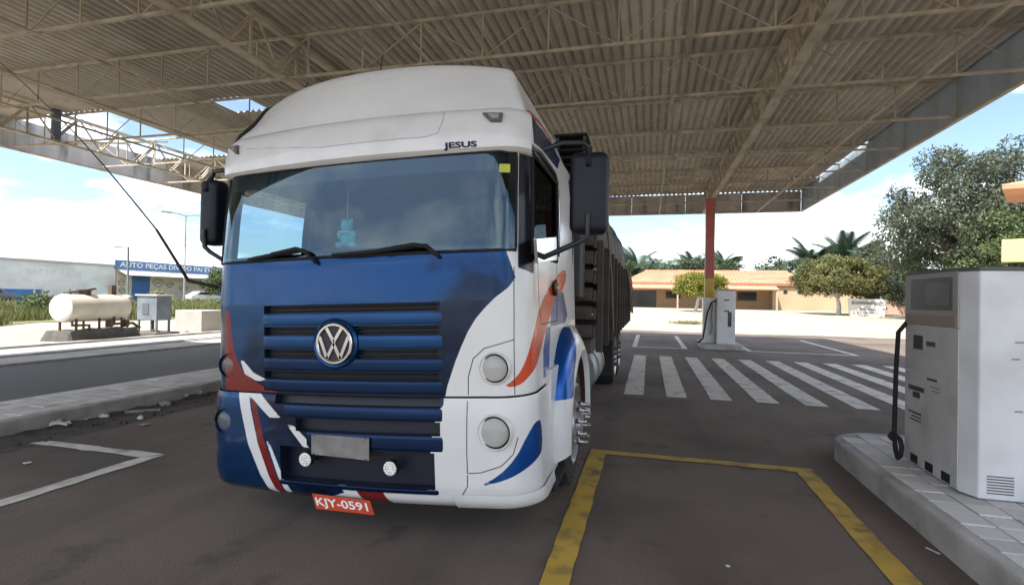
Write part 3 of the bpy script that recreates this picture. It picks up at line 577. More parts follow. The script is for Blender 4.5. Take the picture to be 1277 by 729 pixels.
m = MB(); m.box(XC-1.15, XC+1.15, 5.08, 5.11, 1.2, 2.75); m.box(XC-1.15, XC+1.15, 3.5, 5.08, 1.2, 1.24); m.box(XC-1.1, XC+1.1, 3.34, 5.08, 2.60, 2.63); m.build('cab_rear_panel', pm('interior_trim', (.035, .038, .045), .9, var=.15), shell)
# door windows
dgl = glass('door_glass', (.80, .84, .85))
for s in (1, -1):
    m = MB(); m.grid(lambda u, v: surf(SH, s*u, v, -.012), lin(D0, D1, 14), lin(DZ0, DZ1, 8)); m.build('door_window', dgl if s < 0 else glass('darkened_door_glass', (.10, .11, .12), refl=.15), shell, smooth=80)  # right pane darkened to stand in for the dim cab interior
    m = MB(); zr = [(D0, DZ0), (D1, DZ0), (D1, DZ1), (D0, DZ1), (D0, DZ0)]; q = []
    for a, b in zip(zr, zr[1:]): q += [surf(SH, s*(a[0]+(b[0]-a[0])*i/12), a[1]+(b[1]-a[1])*i/12, .003) for i in range(12)]
    m.tube(q+[q[0]], .012, 6); m.build('window_rubber', blackm, shell)
    m = MB(); m.tube([surf(SH, s*t, z, .012) for t, z in ((D0-.03, DZ1+.05), (D0+.2, DZ1+.075), (D1-.1, DZ1+.06), (D1+.06, DZ1-.02), (D1+.08, DZ1-.25), (D1+.085, DZ0+.05))], .012, 6); m.build('rain_gutter', chrome if s > 0 else black, shell, smooth=60)
    m = MB(); m.tube([surf(SH, s*t, z, -.002) for t, z in ((1.40, 1.84), (1.44, 1.5), (1.50, 1.37), (yt(4.2), 1.375), (yt(4.22), 1.8), (yt(4.2), 2.55))], .004, 6); m.build('panel_gap', blackm, shell)
    m = MB(); hc = surf(SH, s*yt(4.08), 1.63, .01); m.lathe([(.001, -.005), (.06, -.004), (.065, .01), (.055, .02), (.001, .022)], hc, (s, 0, 0), 18, False); hd = m.build('door_handle', black, shell, smooth=50); m = MB(); m.bar(hc+Vector((s*.022, -.045, 0)), hc+Vector((s*.022, .045, .01)), .02); m.build('handle_grip', chrome, hd)
# small near-side mirror set in the door window corner
q = [gx(x, y, -.665) for x, y in ((669, 297), (694, 295), (695, 324), (671, 328))]; m = MB(); m.poly(q, (-.02, .0, 0)); m.build('close_view_mirror', pm('mirror_silver', (.42, .47, .53), .08, 1, var=.04), shell, bevel=.004)
# --- visor over the windscreen
vsv = [2.475, 2.48, 2.485, 2.497, 2.51, 2.54, 2.57, 2.62, 2.67, 2.71, 2.745, 2.765, 2.785, 2.795, 2.80]
TV = 1.25
vis = skin('sun_visor', VI, cuts(-TV, TV, .03, set()), vsv, truck, None, mat=wtruck)
m = MB(); m.grid(lambda u, v: surf(VI, u, 2.795, -v), cuts(-TV, TV, .05, set()), [0, .1, .25]); m.grid(lambda u, v: surf(VI, s_*TV if False else TV, u, -v), vsv[1:], [0, .08]); m.grid(lambda u, v: surf(VI, -TV, u, -v), vsv[1:], [0, .08]); m.build('visor_return', wtruck, vis, smooth=40)
q = [hit(x, y, VI) for x, y in ((322, 199), (400, 184), (470, 176), (530, 171), (546, 166), (552, 152), (556, 137))]; fine = []
for a, b in zip(q, q[1:]): fine += [(a[0]+(b[0]-a[0])*i/6, a[1]+(b[1]-a[1])*i/6) for i in range(6)]
m = MB(); m.tube([surf(VI, t, z, -.0015) for t, z in fine], .003, 6); m.build('panel_gap', flat('seam_grey', (.28, .28, .28)), vis)
jt = hit(575, 181, VI); jl = hit(555, 181, VI); jr = hit(595, 180.5, VI); me = text_mesh('JESUS', 1, flat('navy_lettering', (.015, .022, .10)), .01, .035)
xw = max(v.co.x for v in me.vertices)*2; yh = max(v.co.y for v in me.vertices)*2
for v in me.vertices: u, z = v.co.x/xw, v.co.y/yh; v.co = surf(VI, (jl[0]+jr[0])/2+u*(jr[0]-jl[0]), jt[1]+z*.042, .005)
reg(bpy.data.objects.new('lettering', me), vis)
for pts in (((602, 143), (628, 143), (626, 153), (612, 153)), ((286, 186), (299, 182), (299, 193), (288, 196))):
    q = [surf(VI, *hit(x, y, VI), .004) for x, y in pts]; n_ = (q[1]-q[0]).cross(q[2]-q[0]).normalized(); n_ = n_ if n_.y < 0 else -n_
    m = MB(); m.poly(q, n_*.02); ml = m.build('marker_lamp', flat('lamp_housing', (.10, .10, .095)), vis, bevel=.004); cc = sum(q, Vector())/4
    m = MB(); m.poly([cc+(x-cc)*.55+n_*.021 for x in q], n_*.004); m.build('lens', pm('smoked_lens', (.30, .29, .26), .15, var=.2, scale=40), ml)
# --- roof fairing
rows = [(2.70, 3.17, 1.15, .06), (2.80, 3.195, 1.135, .06), (2.90, 3.235, 1.115, .06), (3.0, 3.28, 1.09, .06), (3.10, 3.33, 1.06, .06), (3.19, 3.385, 1.03, .055), (3.225, 3.415, 1.012, .05), (3.245, 3.45, .99, .05), (3.255, 3.52, .95, .05)]
rows = [tuple(a+(b-a)*k/4 for a, b in zip(p_, q_)) for p_, q_ in zip(rows, rows[1:]) for k in range(4)]+[rows[-1]]
def roof_row(z, yf, a, r):
    pts = []
    crown = lambda x: z+LEAN*x-(.07*(abs(x)/1.02)**2.4+(.06*(abs(x)/1.02)**4 if x < 0 else 0))*smooth01(2.75, 3.15, z)
    ln = []
    for i in range(40): ln.append((-a, 5.12-(5.12-yf-.12-r)*i/39))
    for i in range(1, 8): th = i/8*math.pi/2; ln.append((-a+r*(1-math.cos(th)), yf+.12+r-r*math.sin(th)))
    for i in range(41): x = (-1+2*i/40)*(a-r); ln.append((x, yf+.12*(abs(x)/(a-r))**2.0))
    for i in range(1, 8): th = math.pi/2-i/8*math.pi/2; ln.append((a-r*(1-math.cos(th)), yf+.12+r-r*math.sin(th)))
    for i in range(40): ln.append((a, yf+.12+r+(5.12-yf-.12-r)*i/39))
    return [Vector((XC+x-LEAN*(z-1.05), y, crown(x))) for x, y in ln]
RR = [roof_row(*q) for q in rows]; nn = len(RR[0]); m = MB(); m.v = [p for r_ in RR for p in r_]
for j in range(len(RR)-1):
    for i in range(nn-1): m.f.append((j*nn+i, j*nn+i+1, (j+1)*nn+i+1, (j+1)*nn+i)); m.mi.append(0)
top = RR[-1]; k0 = (len(RR)-1)*nn; half = nn//2
for i in range(half): m.f.append((k0+i, k0+i+1, k0+nn-2-i, k0+nn-1-i) if i+1 < nn-2-i else (k0+i, k0+i+1, k0+nn-1-i)); m.mi.append(0)
m.f.append(tuple(j*nn for j in range(len(RR)))+tuple(j*nn+nn-1 for j in reversed(range(len(RR))))); m.mi.append(0)
roof = m.build('roof_fairing', livery, truck, smooth=35)
lay = dict(sky=[], orange=[])
blk_side = [(3.46, 2.82), (3.7, 2.87), (4.2, 2.97), (4.7, 3.0), (4.8, 2.68), (3.42, 2.68)]; or_side = [(3.45, 2.88), (3.7, 2.95), (4.2, 3.06), (4.8, 3.1), (4.8, 3.04), (4.2, 3.0), (3.7, 2.9), (3.45, 2.84)]
for name in ('blue', 'navy', 'red', 'white', 'orange', 'sky', 'black'):
    at = roof.data.attributes.new(name, 'FLOAT', 'POINT'); ps = {'blue': [blk_side], 'orange': [or_side]}.get(name, [])
    at.data.foreach_set('value', [max([sdf((v.co.y, v.co.z), p) for p in ps]+[-1]) if v.co.x > XC+.85 and v.co.y > 3.38 else -1 for v in roof.data.vertices])
m = MB(); m.tube([RR[j][i]+Vector((-.012, -.012, 0)) for j, i in ((0, 43), (8, 43), (16, 43), (24, 43), (30, 44))], .014, 6); m.build('edge_trim', black, roof, smooth=60)
for px_, py_, hh in ((474, 88, .15), (381, 108, .05)):
    q = gy(px_, py_, 3.60); q.z = min(q.z, 3.255 if hh > .1 else 3.20); q = Vector((q.x, 3.60, q.z-.02)); m = MB(); m.lathe([(.026, 0), (.022, .02), (.012, .035), (.006, .05)], q, (0, 0, 1), 12); m.tube([q+Vector((0, 0, .04)), q+Vector((.02, 0, .05+hh))], .005, 6); m.build('roof_antenna', black, roof, smooth=50)
# --- mirrors
def mirror(s, y0, xa, xb, za, zb):
    m = MB(); m.box(xa, xb, y0, y0+.17, za, zb); h = m.build('mirror', navy, truck, smooth=40, bevel=.055, segs=4)
    m = MB(); m.box(xa+.03, xb-.03, y0+.165, y0+.175, za+.04, zb-.04); m.build('mirror_glass', MATS['mirror_silver'], h, bevel=.004)
    xi = XC+s*1.2; xm = (xa+xb)/2
    up_ = [(xi, y0+.0, zb+.02), (xi+s*.12, y0-.02, zb+.05), (xm-s*.04, y0+.03, zb+.06), (xm, y0+.06, zb+.03), (xm, y0+.02, zb-.03), (xm, y0-.012, zb-.10)]
    m = MB(); m.tube(up_, .018, 8); m.build('mirror_arm', black, h, smooth=60)
    lo_ = [(xi, y0-.02, za-.16), (xi+s*.10, y0-.03, za-.12), (xm-s*.06, y0-.01, za-.06), (xm, y0, za-.02), (xm, y0-.012, za+.06), (xm, y0-.012, za+.12)]
    m = MB(); m.tube(lo_, .018, 8); m.build('mirror_arm', black, h, smooth=60)
mirror(1, 3.36, -.515, -.265, 2.02, 2.55); mirror(-1, 3.36, -3.46, -3.29, 1.97, 2.49)
m = MB(); m.tube([surf(SH, -1.45, 1.62, .01), (-3.24, 3.45, 1.62), (-3.30, 3.42, 1.66)], .022, 8); m.tube([(-3.30, 3.42, 1.64)]+[gy(x, y, 3.40) for x, y in ((235, 350), (215, 318), (195, 286))], [.014, .014, .012, .010], 6); base_ant = m.build('whip_antenna', black, truck, smooth=60)
m = MB(); m.tube([gy(x, y, 3.40) for x, y in ((195, 286), (165, 249), (130, 207), (95, 168), (68, 141), (35, 109), (0, 78), (-40, 45))], [.007, .006, .0055, .005, .0045, .004, .0035, .003], 6); m.build('whip', black, base_ant, smooth=60)
# --- air intake behind the cab
m = MB(); m.box(-.93, -.66, 5.2, 5.5, 1.6, 2.7); ai = m.build('air_intake', black, truck, bevel=.02)
for xq, yq in ((-.92, 5.22), (-.65, 5.22), (-.92, 5.48), (-.65, 5.48)): m = MB(); m.box(xq-.015, xq+.015, yq-.015, yq+.015, 2.7, 3.24); m.build('intake_post', black, ai)
for k in range(7): m = MB(); m.box(-.95, -.62, 5.18, 5.52, 3.22-k*.075, 3.245-k*.075); m.build('intake_slat', blackm, ai, bevel=.006)
# --- fender, steps and wheels
WY, WZ, WR = 4.58, .52, .52
for s in (1, -1):
    xo = XC+s*1.335; xi = XC+s*1.225
    angs = lin(-8, 188, 50); fr = [0, .12, .2, .5, 1.0, 1.01, 1.02]
    def farc(a, f):
        ca, sa = math.cos(R(a)), math.sin(R(a)); ri = .60; ro = .84+.05*abs(ca*sa)
        r = ri+(ro-ri)*f; x = xo+(xi-xo)*f**1.6; x += -s*.05 if f == 0 else 0
        if f > 1.005: x = XC+s*(1.16 if f < 1.015 else 1.0)
        return Vector((x, WY-ca*r, WZ+sa*r*1.0))
    verts = [farc(a, f) for f in fr for a in angs]; na = len(angs); me = bpy.data.meshes.new('fender'); me.from_pydata(verts, [], [(j*na+i, j*na+i+1, (j+1)*na+i+1, (j+1)*na+i) for j in range(len(fr)-1) for i in range(na-1)])
    me.materials.append(livery); me.polygons.foreach_set('use_smooth', [True]*len(me.polygons)); fen = reg(bpy.data.objects.new('fender', me), truck)
    pb = [(3.66, .86), (3.75, 1.10), (3.90, 1.32), (4.2, 1.48), (4.42, 1.47), (4.47, 1.30), (4.30, 1.17), (4.12, 1.02), (4.02, .84)]
    set_sdf(me, [(v.y, v.z) for v in verts], dict(sky=[pb]))
    m = MB(); m.grid(lambda a, f: Vector((xo-s*.05-s*f, WY-math.cos(R(a))*.60, WZ+math.sin(R(a))*.60)), angs, [0, .25, .5]); m.build('wheel_well', pm('dark_red_wheel_well', (.06, .018, .016), .8, var=.25), fen, smooth=60)
    m = MB(); m.box(min(xi, xi-s*.06), max(xi, xi-s*.06), 3.62, 3.98, .33, 1.10); m.box(min(xi, xi-s*.3), max(xi, xi-s*.3), 3.95, 3.98, .33, 1.0); sp = m.build('step_panel', wtruck, truck, bevel=.01)
    m = MB(); m.box(min(XC+s*1.28, XC+s*.9), max(XC+s*1.28, XC+s*.9), 3.55, 4.0, .28, .325); m.build('step_plate', blackm, sp, bevel=.008)
    m = MB(); m.box(XC+s*1.235-.012, XC+s*1.235+.012, 3.955, 4.0, .83, .93); m.build('side_reflector', flat('amber_reflector', (.45, .09, .02)), sp, bevel=.004)
def wheel(s, yc, name, xo, wd, nuts):
    ax = (s, 0, 0); o = Vector((xo, yc, WZ)); m = MB()
    m.lathe([(.33, -wd+.02), (.42, -wd), (.49, -wd+.02), (.515, -wd+.06), (.52, -wd/2), (.515, -.06), (.49, -.02), (.42, 0), (.33, -.015), (.30, -.03)], o, ax, 40, False)
    for k in range(40):
        a = 2*math.pi*k/40; 
        for hh in (-wd*.78, -wd*.5, -wd*.22): m.bar(o+Vector((s*(hh-.04), .515*math.cos(a), .515*math.sin(a))), o+Vector((s*(hh+.04), .515*math.cos(a+.04), .515*math.sin(a+.04))), .02, .008, up=(0, math.cos(a), math.sin(a)))
    w_ = m.build('wheel', rubber, truck, smooth=40)
    m = MB(); m.lathe([(.335, -.02), (.345, .0), (.325, .004), (.30, -.03), (.28, -.09), (.22, -.085), (.20, -.02), (.19, .015), (.12, .025), (.11, .06), (.0, .065)] if nuts else [(.335, -.02), (.34, 0), (.30, -.03), (.27, -.16), (.2, -.17), (.12, -.1), (0, -.09)], o, ax, 36, False); m.build('rim', pm('steel_rim', (.42, .42, .43), .35, .7, var=.2, scale=8), w_, smooth=40)
    for k in range(10):
        a = 2*math.pi*(k+.5)/10; p = o+Vector((0, .165*math.cos(a), .165*math.sin(a)))
        m = MB(); m.lathe([(.022, .0), (.022, .05), (.017, .055), (.015, .09), (.018, .093), (.018, .118), (.009, .122), (.0, .122)] if nuts else [(.02, -.02), (.02, .02), (0, .025)], p, ax, 10, False)
        m.build('nut_cover' if nuts else 'wheel_nut', chrome if nuts else rust, w_, smooth=40)
for s in (1, -1):
    wheel(s, WY, 'front', XC+s*1.27, .28, True)
    for yy in (10.15, 11.5): wheel(s, yy, 'rear', XC+s*1.27, .56, False)
m = MB(); [m.box(XC+sx-.05, XC+sx+.05, 3.4, 14.0, .72, .95) for sx in (-.42, .42)]; [m.bar((XC-1.0, y, WZ), (XC+1.0, y, WZ), .16) for y in (WY, 10.15, 11.5)]; m.build('chassis', blackm, truck)
m = MB(); m.lathe([(.0, -.6), (.30, -.6), (.33, -.57), (.33, .57), (.30, .6), (0, .6)], (XC+.92, 7.3, .68), (0, 1, 0), 28, False); ft = m.build('fuel_tank', pm('dull_aluminium', (.32, .33, .34), .4, .6, var=.2), truck, smooth=40)
for yy in (6.95, 7.65): m = MB(); m.lathe([(.338, -.03), (.338, .03)], (XC+.92, yy, .68), (0, 1, 0), 28, False); m.build('tank_strap', blackm, ft)
m = MB(); [m.lathe([(0, -.35), (.13, -.33), (.15, -.25), (.15, .25), (.13, .33), (0, .35)], (XC+1.0, 8.55, zq), (0, 1, 0), 20, False) for zq in (.55, .88)]; m.build('air_tank', pm('grey_tank_paint', (.13, .13, .135), .5, var=.2), truck, smooth=40)
for s in (1, -1):
    for y0 in (9.45, 12.2): m = MB(); m.box(XC+s*1.0-.25, XC+s*1.0+.25, y0, y0+.02, .25, 1.0); m.build('mud_flap', rubber, truck)
# --- slatted cargo bed
woodm = pm('weathered_wood', (.095, .078, .064), .85, var=.35, scale=4, stretch=(1, .25, 3), stain=(.03, .026, .022), sscale=3, samt=.7)
CB0, CB1 = 5.75, 14.6
m = MB(); m.box(XC-1.27, XC+1.27, CB0, CB1, 1.0, 1.16); bed = m.build('cargo_bed', woodm, truck, bevel=.01); XS = 1.30
slm = MB().box(-.018, .018, 0, CB1-CB0, 0, .13).mesh('slat', woodm, bevel=.004, segs=1); psm = MB().box(-.035, .035, -.03, .03, 0, 1.22).mesh('post', pm('post_paint', (.055, .047, .04), .8, var=.3), bevel=.006, segs=1)
for s in (1, -1):
    for k in range(6): inst('slat', slm, bed, (XC+s*XS, CB0, 1.18+k*.195))
    for k in range(11): inst('post', psm, bed, (XC+s*(XS+.055), CB0+.05+k*(CB1-CB0-.1)/10, 1.02))
hsm = MB().box(-1.28, 1.28, -.018, .018, 0, .14).mesh('board', woodm, bevel=.004, segs=1)
for k in range(9): inst('board', hsm, bed, (XC, CB0-.03, 1.18+k*.2)); inst('board', hsm, bed, (XC, CB1+.03, 1.18+k*.14))
# tarpaulin-covered load on the bed, ropes
def tf(u, v):
    y = CB0+.08+(CB1-CB0-.16)*v; e = smooth01(0, .06, v)*(1-.35*smooth01(.75, 1, v)-.5*smooth01(.95, 1, v)); a = math.pi*u
    hw = 1.2+.03*math.sin(v*60)+.06; c, s_ = math.cos(a), math.sin(a); x = hw*abs(c)**.45*(1 if c >= 0 else -1); z = 1.9+(1.34*e)*abs(s_)**.38
    n_ = noise.noise(Vector((x*1.5, y*1.2, z*1.5)))*.09; return (XC+x+n_*.5, y+n_*.3, z+n_)
m = MB(); m.grid(tf, lin(0, 1, 49), lin(0, 1, 90)); load = m.build('covered_load', pm('dark_tarpaulin', (.012, .015, .022), .5, var=.25, scale=2, bump=.5, bscale=5), smooth=60); tag(load, 'dark tarpaulin stretched over the load on the truck bed', 'tarpaulin')
ropem = pm('rope', (.24, .19, .13), .9, var=.3, scale=20)
for k in range(4):
    y = CB0+1.2+k*2.1; m = MB(); m.tube([Vector(tf(u, (y-CB0)/(CB1-CB0)+.03*math.sin(u*3)))+Vector((.02*(1 if u < .5 else -1), 0, .015)) for u in lin(.0, 1, 30)]+[Vector((XC-XS-.1, y, 1.5))], .008, 5); m.build('rope', ropem, load)
for k in range(14):
    y = 12.2+random.uniform(0, 2.4); z0 = random.uniform(1.9, 2.3); x = XC+XS+.10; m = MB(); m.tube([(x, y, z0), (x+.05, y+.1, z0-.35), (x+.07, y+random.uniform(-.2, .3), z0-.7), (x+.02, y+.2, z0-.25), (x, y+.35, z0-.02)], .014, 5); m.build('rope', ropem, load)
m = MB(); m.tube([(XC+XS+.08, 6.2, 2.6), (XC+XS+.10, 6.9, 1.9), (XC+XS+.09, 7.6, 1.15)], .014, 5); m.build('rope', ropem, load)
# plush toy behind the windscreen
q = gy(433, 290, 3.32); toy = empty('plush_toy', q, 'small teal plush toy hanging on a string behind the truck windscreen', 'toy'); tm_ = pm('teal_plush', (.08, .60, .58), .95, var=.15, scale=30, bump=.4, bscale=120)
def ell(m, c, rx, ry, rz, n=12):
    m.grid(lambda u, v: (c[0]+rx*math.cos(u)*math.sin(v), c[1]+ry*math.sin(u)*math.sin(v), c[2]+rz*math.cos(v)), lin(0, 2*math.pi, n*2), lin(.001, math.pi-.001, n))
m = MB(); ell(m, q+Vector((.005, 0, -.045)), .055, .04, .06); m.build('body', tm_, toy, smooth=90)
m = MB(); ell(m, q+Vector((0, -.005, .045)), .045, .04, .045); ell(m, q+Vector((-.03, 0, .08)), .016, .012, .018); ell(m, q+Vector((.03, 0, .08)), .016, .012, .018); m.build('head', tm_, toy, smooth=90)
for sx in (-1, 1):
    m = MB(); ell(m, q+Vector((sx*.055, -.01, -.09)), .03, .03, .022); m.build('leg', tm_, toy, smooth=90)
    m = MB(); ell(m, q+Vector((sx*.055, -.01, -.015)), .018, .018, .03); m.build('arm', tm_, toy, smooth=90)
m = MB(); m.lathe([(.05, -.01), (.052, 0), (.05, .01)], q+Vector((0, 0, 0)), (0, 0, 1), 20); m.build('belt', flat('pale_ribbon', (.6, .62, .6)), toy)
m = MB(); m.tube([q+Vector((0, 0, .08)), q+Vector((0, 0, .33))], .003, 5); m.build('string', flat('pale_string', (.5, .5, .5)), toy)
# ================================================================== FUEL PUMPS
def near_pump():
    t = empty('fuel_pump', (2.75, 5.0, .2), 'tall grey and white fuel dispenser with black hose on the kerbed pump island', 'fuel pump', None)
    x0, x1, y0, y1, z0, z1 = 2.25, 3.25, 4.52, 5.50, .206, 1.885
    lp = [(x0, y0+.13), (x0+.06, y0), (x1, y0), (x1, y1), (x0, y1)]
    m = MB(); m.poly([(x, y, z0+.01) for x, y in lp], (0, 0, z1-z0-.03)); body = m.build('cabinet', white_en, t, bevel=.012)
    m = MB(); m.poly([(x+(.012 if x > 3 else -.012), y+(.012 if y > 5 else -.012), z1-.03) for x, y in lp], (0, 0, .03)); m.build('cap', pm('dark_trim', (.09, .09, .09), .5), body, bevel=.008)
    m = MB(); m.box(x0-.006, x0+.01, y0+.135, y1-.005, z0+.02, 1.02); lowp = m.build('side_panel', grey_st, t, bevel=.004)
    m = MB(); m.box(x0-.007, x0+.01, y0+.135, y1-.005, 1.03, 1.42); m.build('side_panel', grey_st, t, bevel=.004)
    m = MB(); m.box(x0-.012, x0+.01, y0+.135, y1-.005, 1.43, 1.865); hd = m.build('display_head', pm('taupe_head', (.36, .345, .33), .5, var=.1), t, bevel=.006)
    m = MB(); m.box(x0-.016, x0, y0+.20, y1-.12, 1.56, 1.82); dsp = m.build('display', pm('faded_display', (.12, .122, .125), .25, var=.1), hd, bevel=.004)
    m = MB(); m.box(x0-.019, x0-.010, y0+.25, y1-.38, 1.60, 1.78); m.build('display_screen', pm('lcd', (.17, .18, .175), .25), dsp)
    m = MB(); m.box(x0-.016, x0, y0+.16, y1-.03, 1.435, 1.52); m.build('brand_band', pm('faded_red_brown', (.34, .25, .22), .6, var=.1), hd)
    inkm = flat('black_print', (.06, .06, .06)); 
    for (ya, yb, za, zb) in ((4.98, 5.12, 1.26, 1.30), (5.18, 5.34, 1.22, 1.34), (4.95, 5.10, .98, 1.0), (5.15, 5.42, .86, .90), (5.22, 5.34, .80, .85), (5.2, 5.42, .66, .675), (5.2, 5.36, .63, .64), (5.2, 5.40, .60, .61), (4.9, 5.05, .93, .935), (4.9, 5.02, .90, .905)):
        m = MB(); m.box(x0-.0095, x0-.0065, ya, yb, za, zb); m.build('printed_notice', inkm, lowp if zb < 1.02 else hd)
    for ya in (4.75, 5.0, 5.25): m = MB(); m.box(x0-.010, x0-.006, ya, ya+.12, z0+.03, z0+.10); m.build('vent', blackm, lowp)
    for k in range(7):
        for xa in (2.36, 2.62): m = MB(); m.box(xa, xa+.16, y0-.004, y0+.002, .26+k*.02, .268+k*.02); m.build('vent_slot', pm('slot_grey', (.12, .12, .12), .7), body)
    for p, a in (((2.52, 1.34), .5), ((2.50, 1.22), .2), ((2.52, .85), .9)): m = MB(); m.box(p[0], p[0]+.05, y0-.0015, y0, p[1], p[1]+.012); m.build('scuff', flat('scuff_grey', (.25, .25, .26)), body)
    m = MB(); m.tube([(x0+.0, y1-.03, 1.45), (x0-.06, y1+.0, 1.35), (x0-.075, y1, 1.0), (x0-.085, y1-.01, .60), (x0-.09, y1-.02, .42), (x0-.10, y1-.07, .30), (x0-.10, y1-.12, .24), (x0-.10, y1-.17, .28), (x0-.10, y1-.19, .36), (x0-.10, y1-.15, .42), (x0-.10, y1-.08, .43), (x0-.11, y1-.02, .40)], .020, 8); hs = m.build('hose', rubber, t, smooth=60)
    m = MB(); m.lathe([(.03, -.03), (.04, -.02), (.04, .02), (.03, .03)], (x0-.10, y1-.02, .41), (0, 1, .3), 12); m.build('hose_coupling', black, hs, smooth=50)
    m = MB(); m.box(2.62, 3.3, 4.40, 4.53, .207, .213); m.build('oil_stain', pm('oil_stain', (.02, .017, .015), .6), t)
    return t
near_pump()
m = MB(); lp = [(1.75, 18.5), (2.95, 18.5), (3.05, 18.8), (3.05, 20.7), (2.8, 20.9), (1.9, 20.9), (1.70, 20.6), (1.70, 18.8)]
m.poly([(x, y, -.01) for x, y in lp], (0, 0, .16)); tag(m.build('pump_island', kerbm, bevel=.02), kind='structure')
p2 = empty('fuel_pump', (2.5, 19.3, .15), 'slim white fuel dispenser with looped hose beside the red column', 'fuel pump')
m = MB(); m.box(2.22, 2.80, 18.95, 19.55, .15, 2.0); b2 = m.build('cabinet', white_en, p2, bevel=.02)
m = MB(); m.box(1.80, 2.19, 19.2, 19.65, .15, 1.72); m.build('hose_cabinet', white_en, p2, bevel=.02)
m = MB(); m.box(2.20, 2.82, 18.93, 19.57, 1.96, 2.01); m.build('cap', pm('cap_grey', (.3, .3, .3), .5), b2, bevel=.008)
m = MB(); m.box(2.56, 2.68, 18.945, 18.95, .75, 1.25); m.build('display', darkgl, b2)
for z in (1.62, 1.25): m = MB(); m.box(2.44, 2.60, 18.944, 18.95, z, z+.05); m.build('badge_strip', darkgl, b2)
m = MB(); m.tube([(2.2, 19.1, 1.62), (2.05, 19.05, 1.55), (1.92, 19.05, 1.2), (1.84, 19.0, .7), (1.78, 19.0, .32), (1.66, 19.0, .2), (1.6, 19.1, .18), (1.72, 19.1, .2)], .028, 8); m.build('hose', rubber, p2, smooth=60)
m = MB(); m.tube([(2.1, 19.12, 1.5), (2.06, 19.1, 1.1), (2.1, 19.1, .7), (2.02, 19.1, .45)], .024, 8); m.build('hose', pm('grey_hose', (.25, .25, .26), .6), p2, smooth=60)
# ================================================================== LEFT: tank, cabinet, block, poles, litter
tank = empty('storage_tank', (-17.2, 12.6, .07), 'cream horizontal storage tank on pipe legs at the canopy edge', 'tank')
ta, tb = Vector((-17.9, 11.3, 1.25)), Vector((-17.2, 14.3, 1.25))
ta, tb = gy(97, 383, 11.9), gy(137, 384, 13.6); ax = (tb-ta); ax.z = 0; Lh = ax.length
ta, tb = Vector((-16.75, 11.55, 1.04)), Vector((-17.0, 13.6, 1.04)); ax = (tb-ta); Lh = ax.length; creamm = pm('cream_tank_paint', (.62, .56, .46), .5, var=.08, scale=2, stain=(.4, .33, .24), sscale=2.5, samt=.4)
m = MB(); m.lathe([(0, -.06), (.30, -.03), (.40, .02), (.42, .08), (.42, Lh-.08), (.40, Lh-.02), (.3, Lh+.03), (0, Lh+.06)], ta, ax, 36, False); shl = m.build('tank_shell', creamm, tank, smooth=40)
m = MB(); m.lathe([(0, -.068), (.30, -.04), (.39, .012), (.385, .03)], ta, ax, 36, False); m.build('end_cap', pm('white_end_cap', (.72, .71, .68), .5, var=.06), shl, smooth=40)
ux_ = ax.normalized(); sd_ = Vector((ux_.y, -ux_.x, 0))
m = MB(); c0 = ta+ux_*.75+Vector((0, 0, .38)); m.lathe([(.16, 0), (.16, .14), (.20, .15), (.20, .19), (0, .2)], c0, (0, 0, 1), 20); m.build('hatch', rust, shl, smooth=40)
m = MB(); m.bar(ta+ux_*.2+Vector((0, 0, .46)), ta+ux_*1.1+Vector((0, 0, .60)), .1, .05); m.bar(ta+ux_*1.7+Vector((0, 0, .40)), ta+ux_*1.7+Vector((0, 0, .72)), .16); m.build('valve_box', rust, shl)
for f in (.25, 1.0, 1.8):
    for sg in (-.28, .28):
        p = ta+ux_*f+sd_*sg; m = MB(); m.tube([p+Vector((0, 0, -.32)), Vector((p.x, p.y, .07))], .035, 8); m.build('leg', rust, tank, smooth=60)
m = MB(); p = ta+ux_*.1+sd_*.3; m.tube([p+Vector((0, 0, -.38)), p+Vector((0, 0, -.5)), p+ux_*.55+Vector((0, 0, -.52)), p+ux_*.55+Vector((0, 0, -.92))], .04, 8); m.build('pipe', rust, tank, smooth=60); m = MB(); p = ta+ux_*1.5+sd_*.3; m.tube([p+Vector((0, 0, -.3)), p+Vector((0, 0, -.52)), p+ux_*.7+Vector((0, 0, -.52)), p+ux_*.85+sd_*.15+Vector((0, 0, -.7))], .045, 8); m.build('pipe', rust, tank, smooth=60)
m = MB(); m.lathe([(.07, -.08), (.12, -.06), (.12, .06), (.07, .08)], ta+ux_*1.9+sd_*.32+Vector((0, 0, -.52)), ux_, 14); m.lathe([(.07, -.08), (.11, -.06), (.11, .06), (.07, .08)], ta+ux_*1.35+sd_*.3+Vector((0, 0, -.5)), ux_, 14); m.build('valve', rust, tank, smooth=50)
m = MB()
def plf(u, v): p = ta+ux_*(-.15+u*2.5)+sd_*(-.5+v*1.0); h = .30+.06*noise.noise(p*3) if .02 < u < .98 and .02 < v < .98 else 0.0; return (p.x, p.y, .07+h)
m.grid(plf, lin(0, 1, 24), lin(0, 1, 12)); plinth = tag(m.build('tank_plinth', pm('dark_bund', (.09, .085, .08), .9, var=.3, scale=4, bump=.4), smooth=30), 'dark rough masonry bund below the cream storage tank', 'plinth')
cab_ = empty('pump_cabinet', (-17.2, 15.2, .07), 'grey sheet metal filter cabinet on legs beside the cream tank', 'cabinet'); c0 = Vector((-17.35, 15.05, 0)); gcm = pm('blue_grey_cabinet', (.14, .17, .20), .55, var=.12, stain=(.25, .26, .27), sscale=3, samt=.3)
m = MB(); m.box(-17.85, -16.95, 14.85, 15.45, .55, 1.42); cb_ = m.build('housing', gcm, cab_, bevel=.015); m = MB(); m.box(-17.9, -16.9, 14.80, 15.5, 1.42, 1.47); m.build('lid', pm('pale_lid', (.5, .52, .53), .5), cb_, bevel=.008)
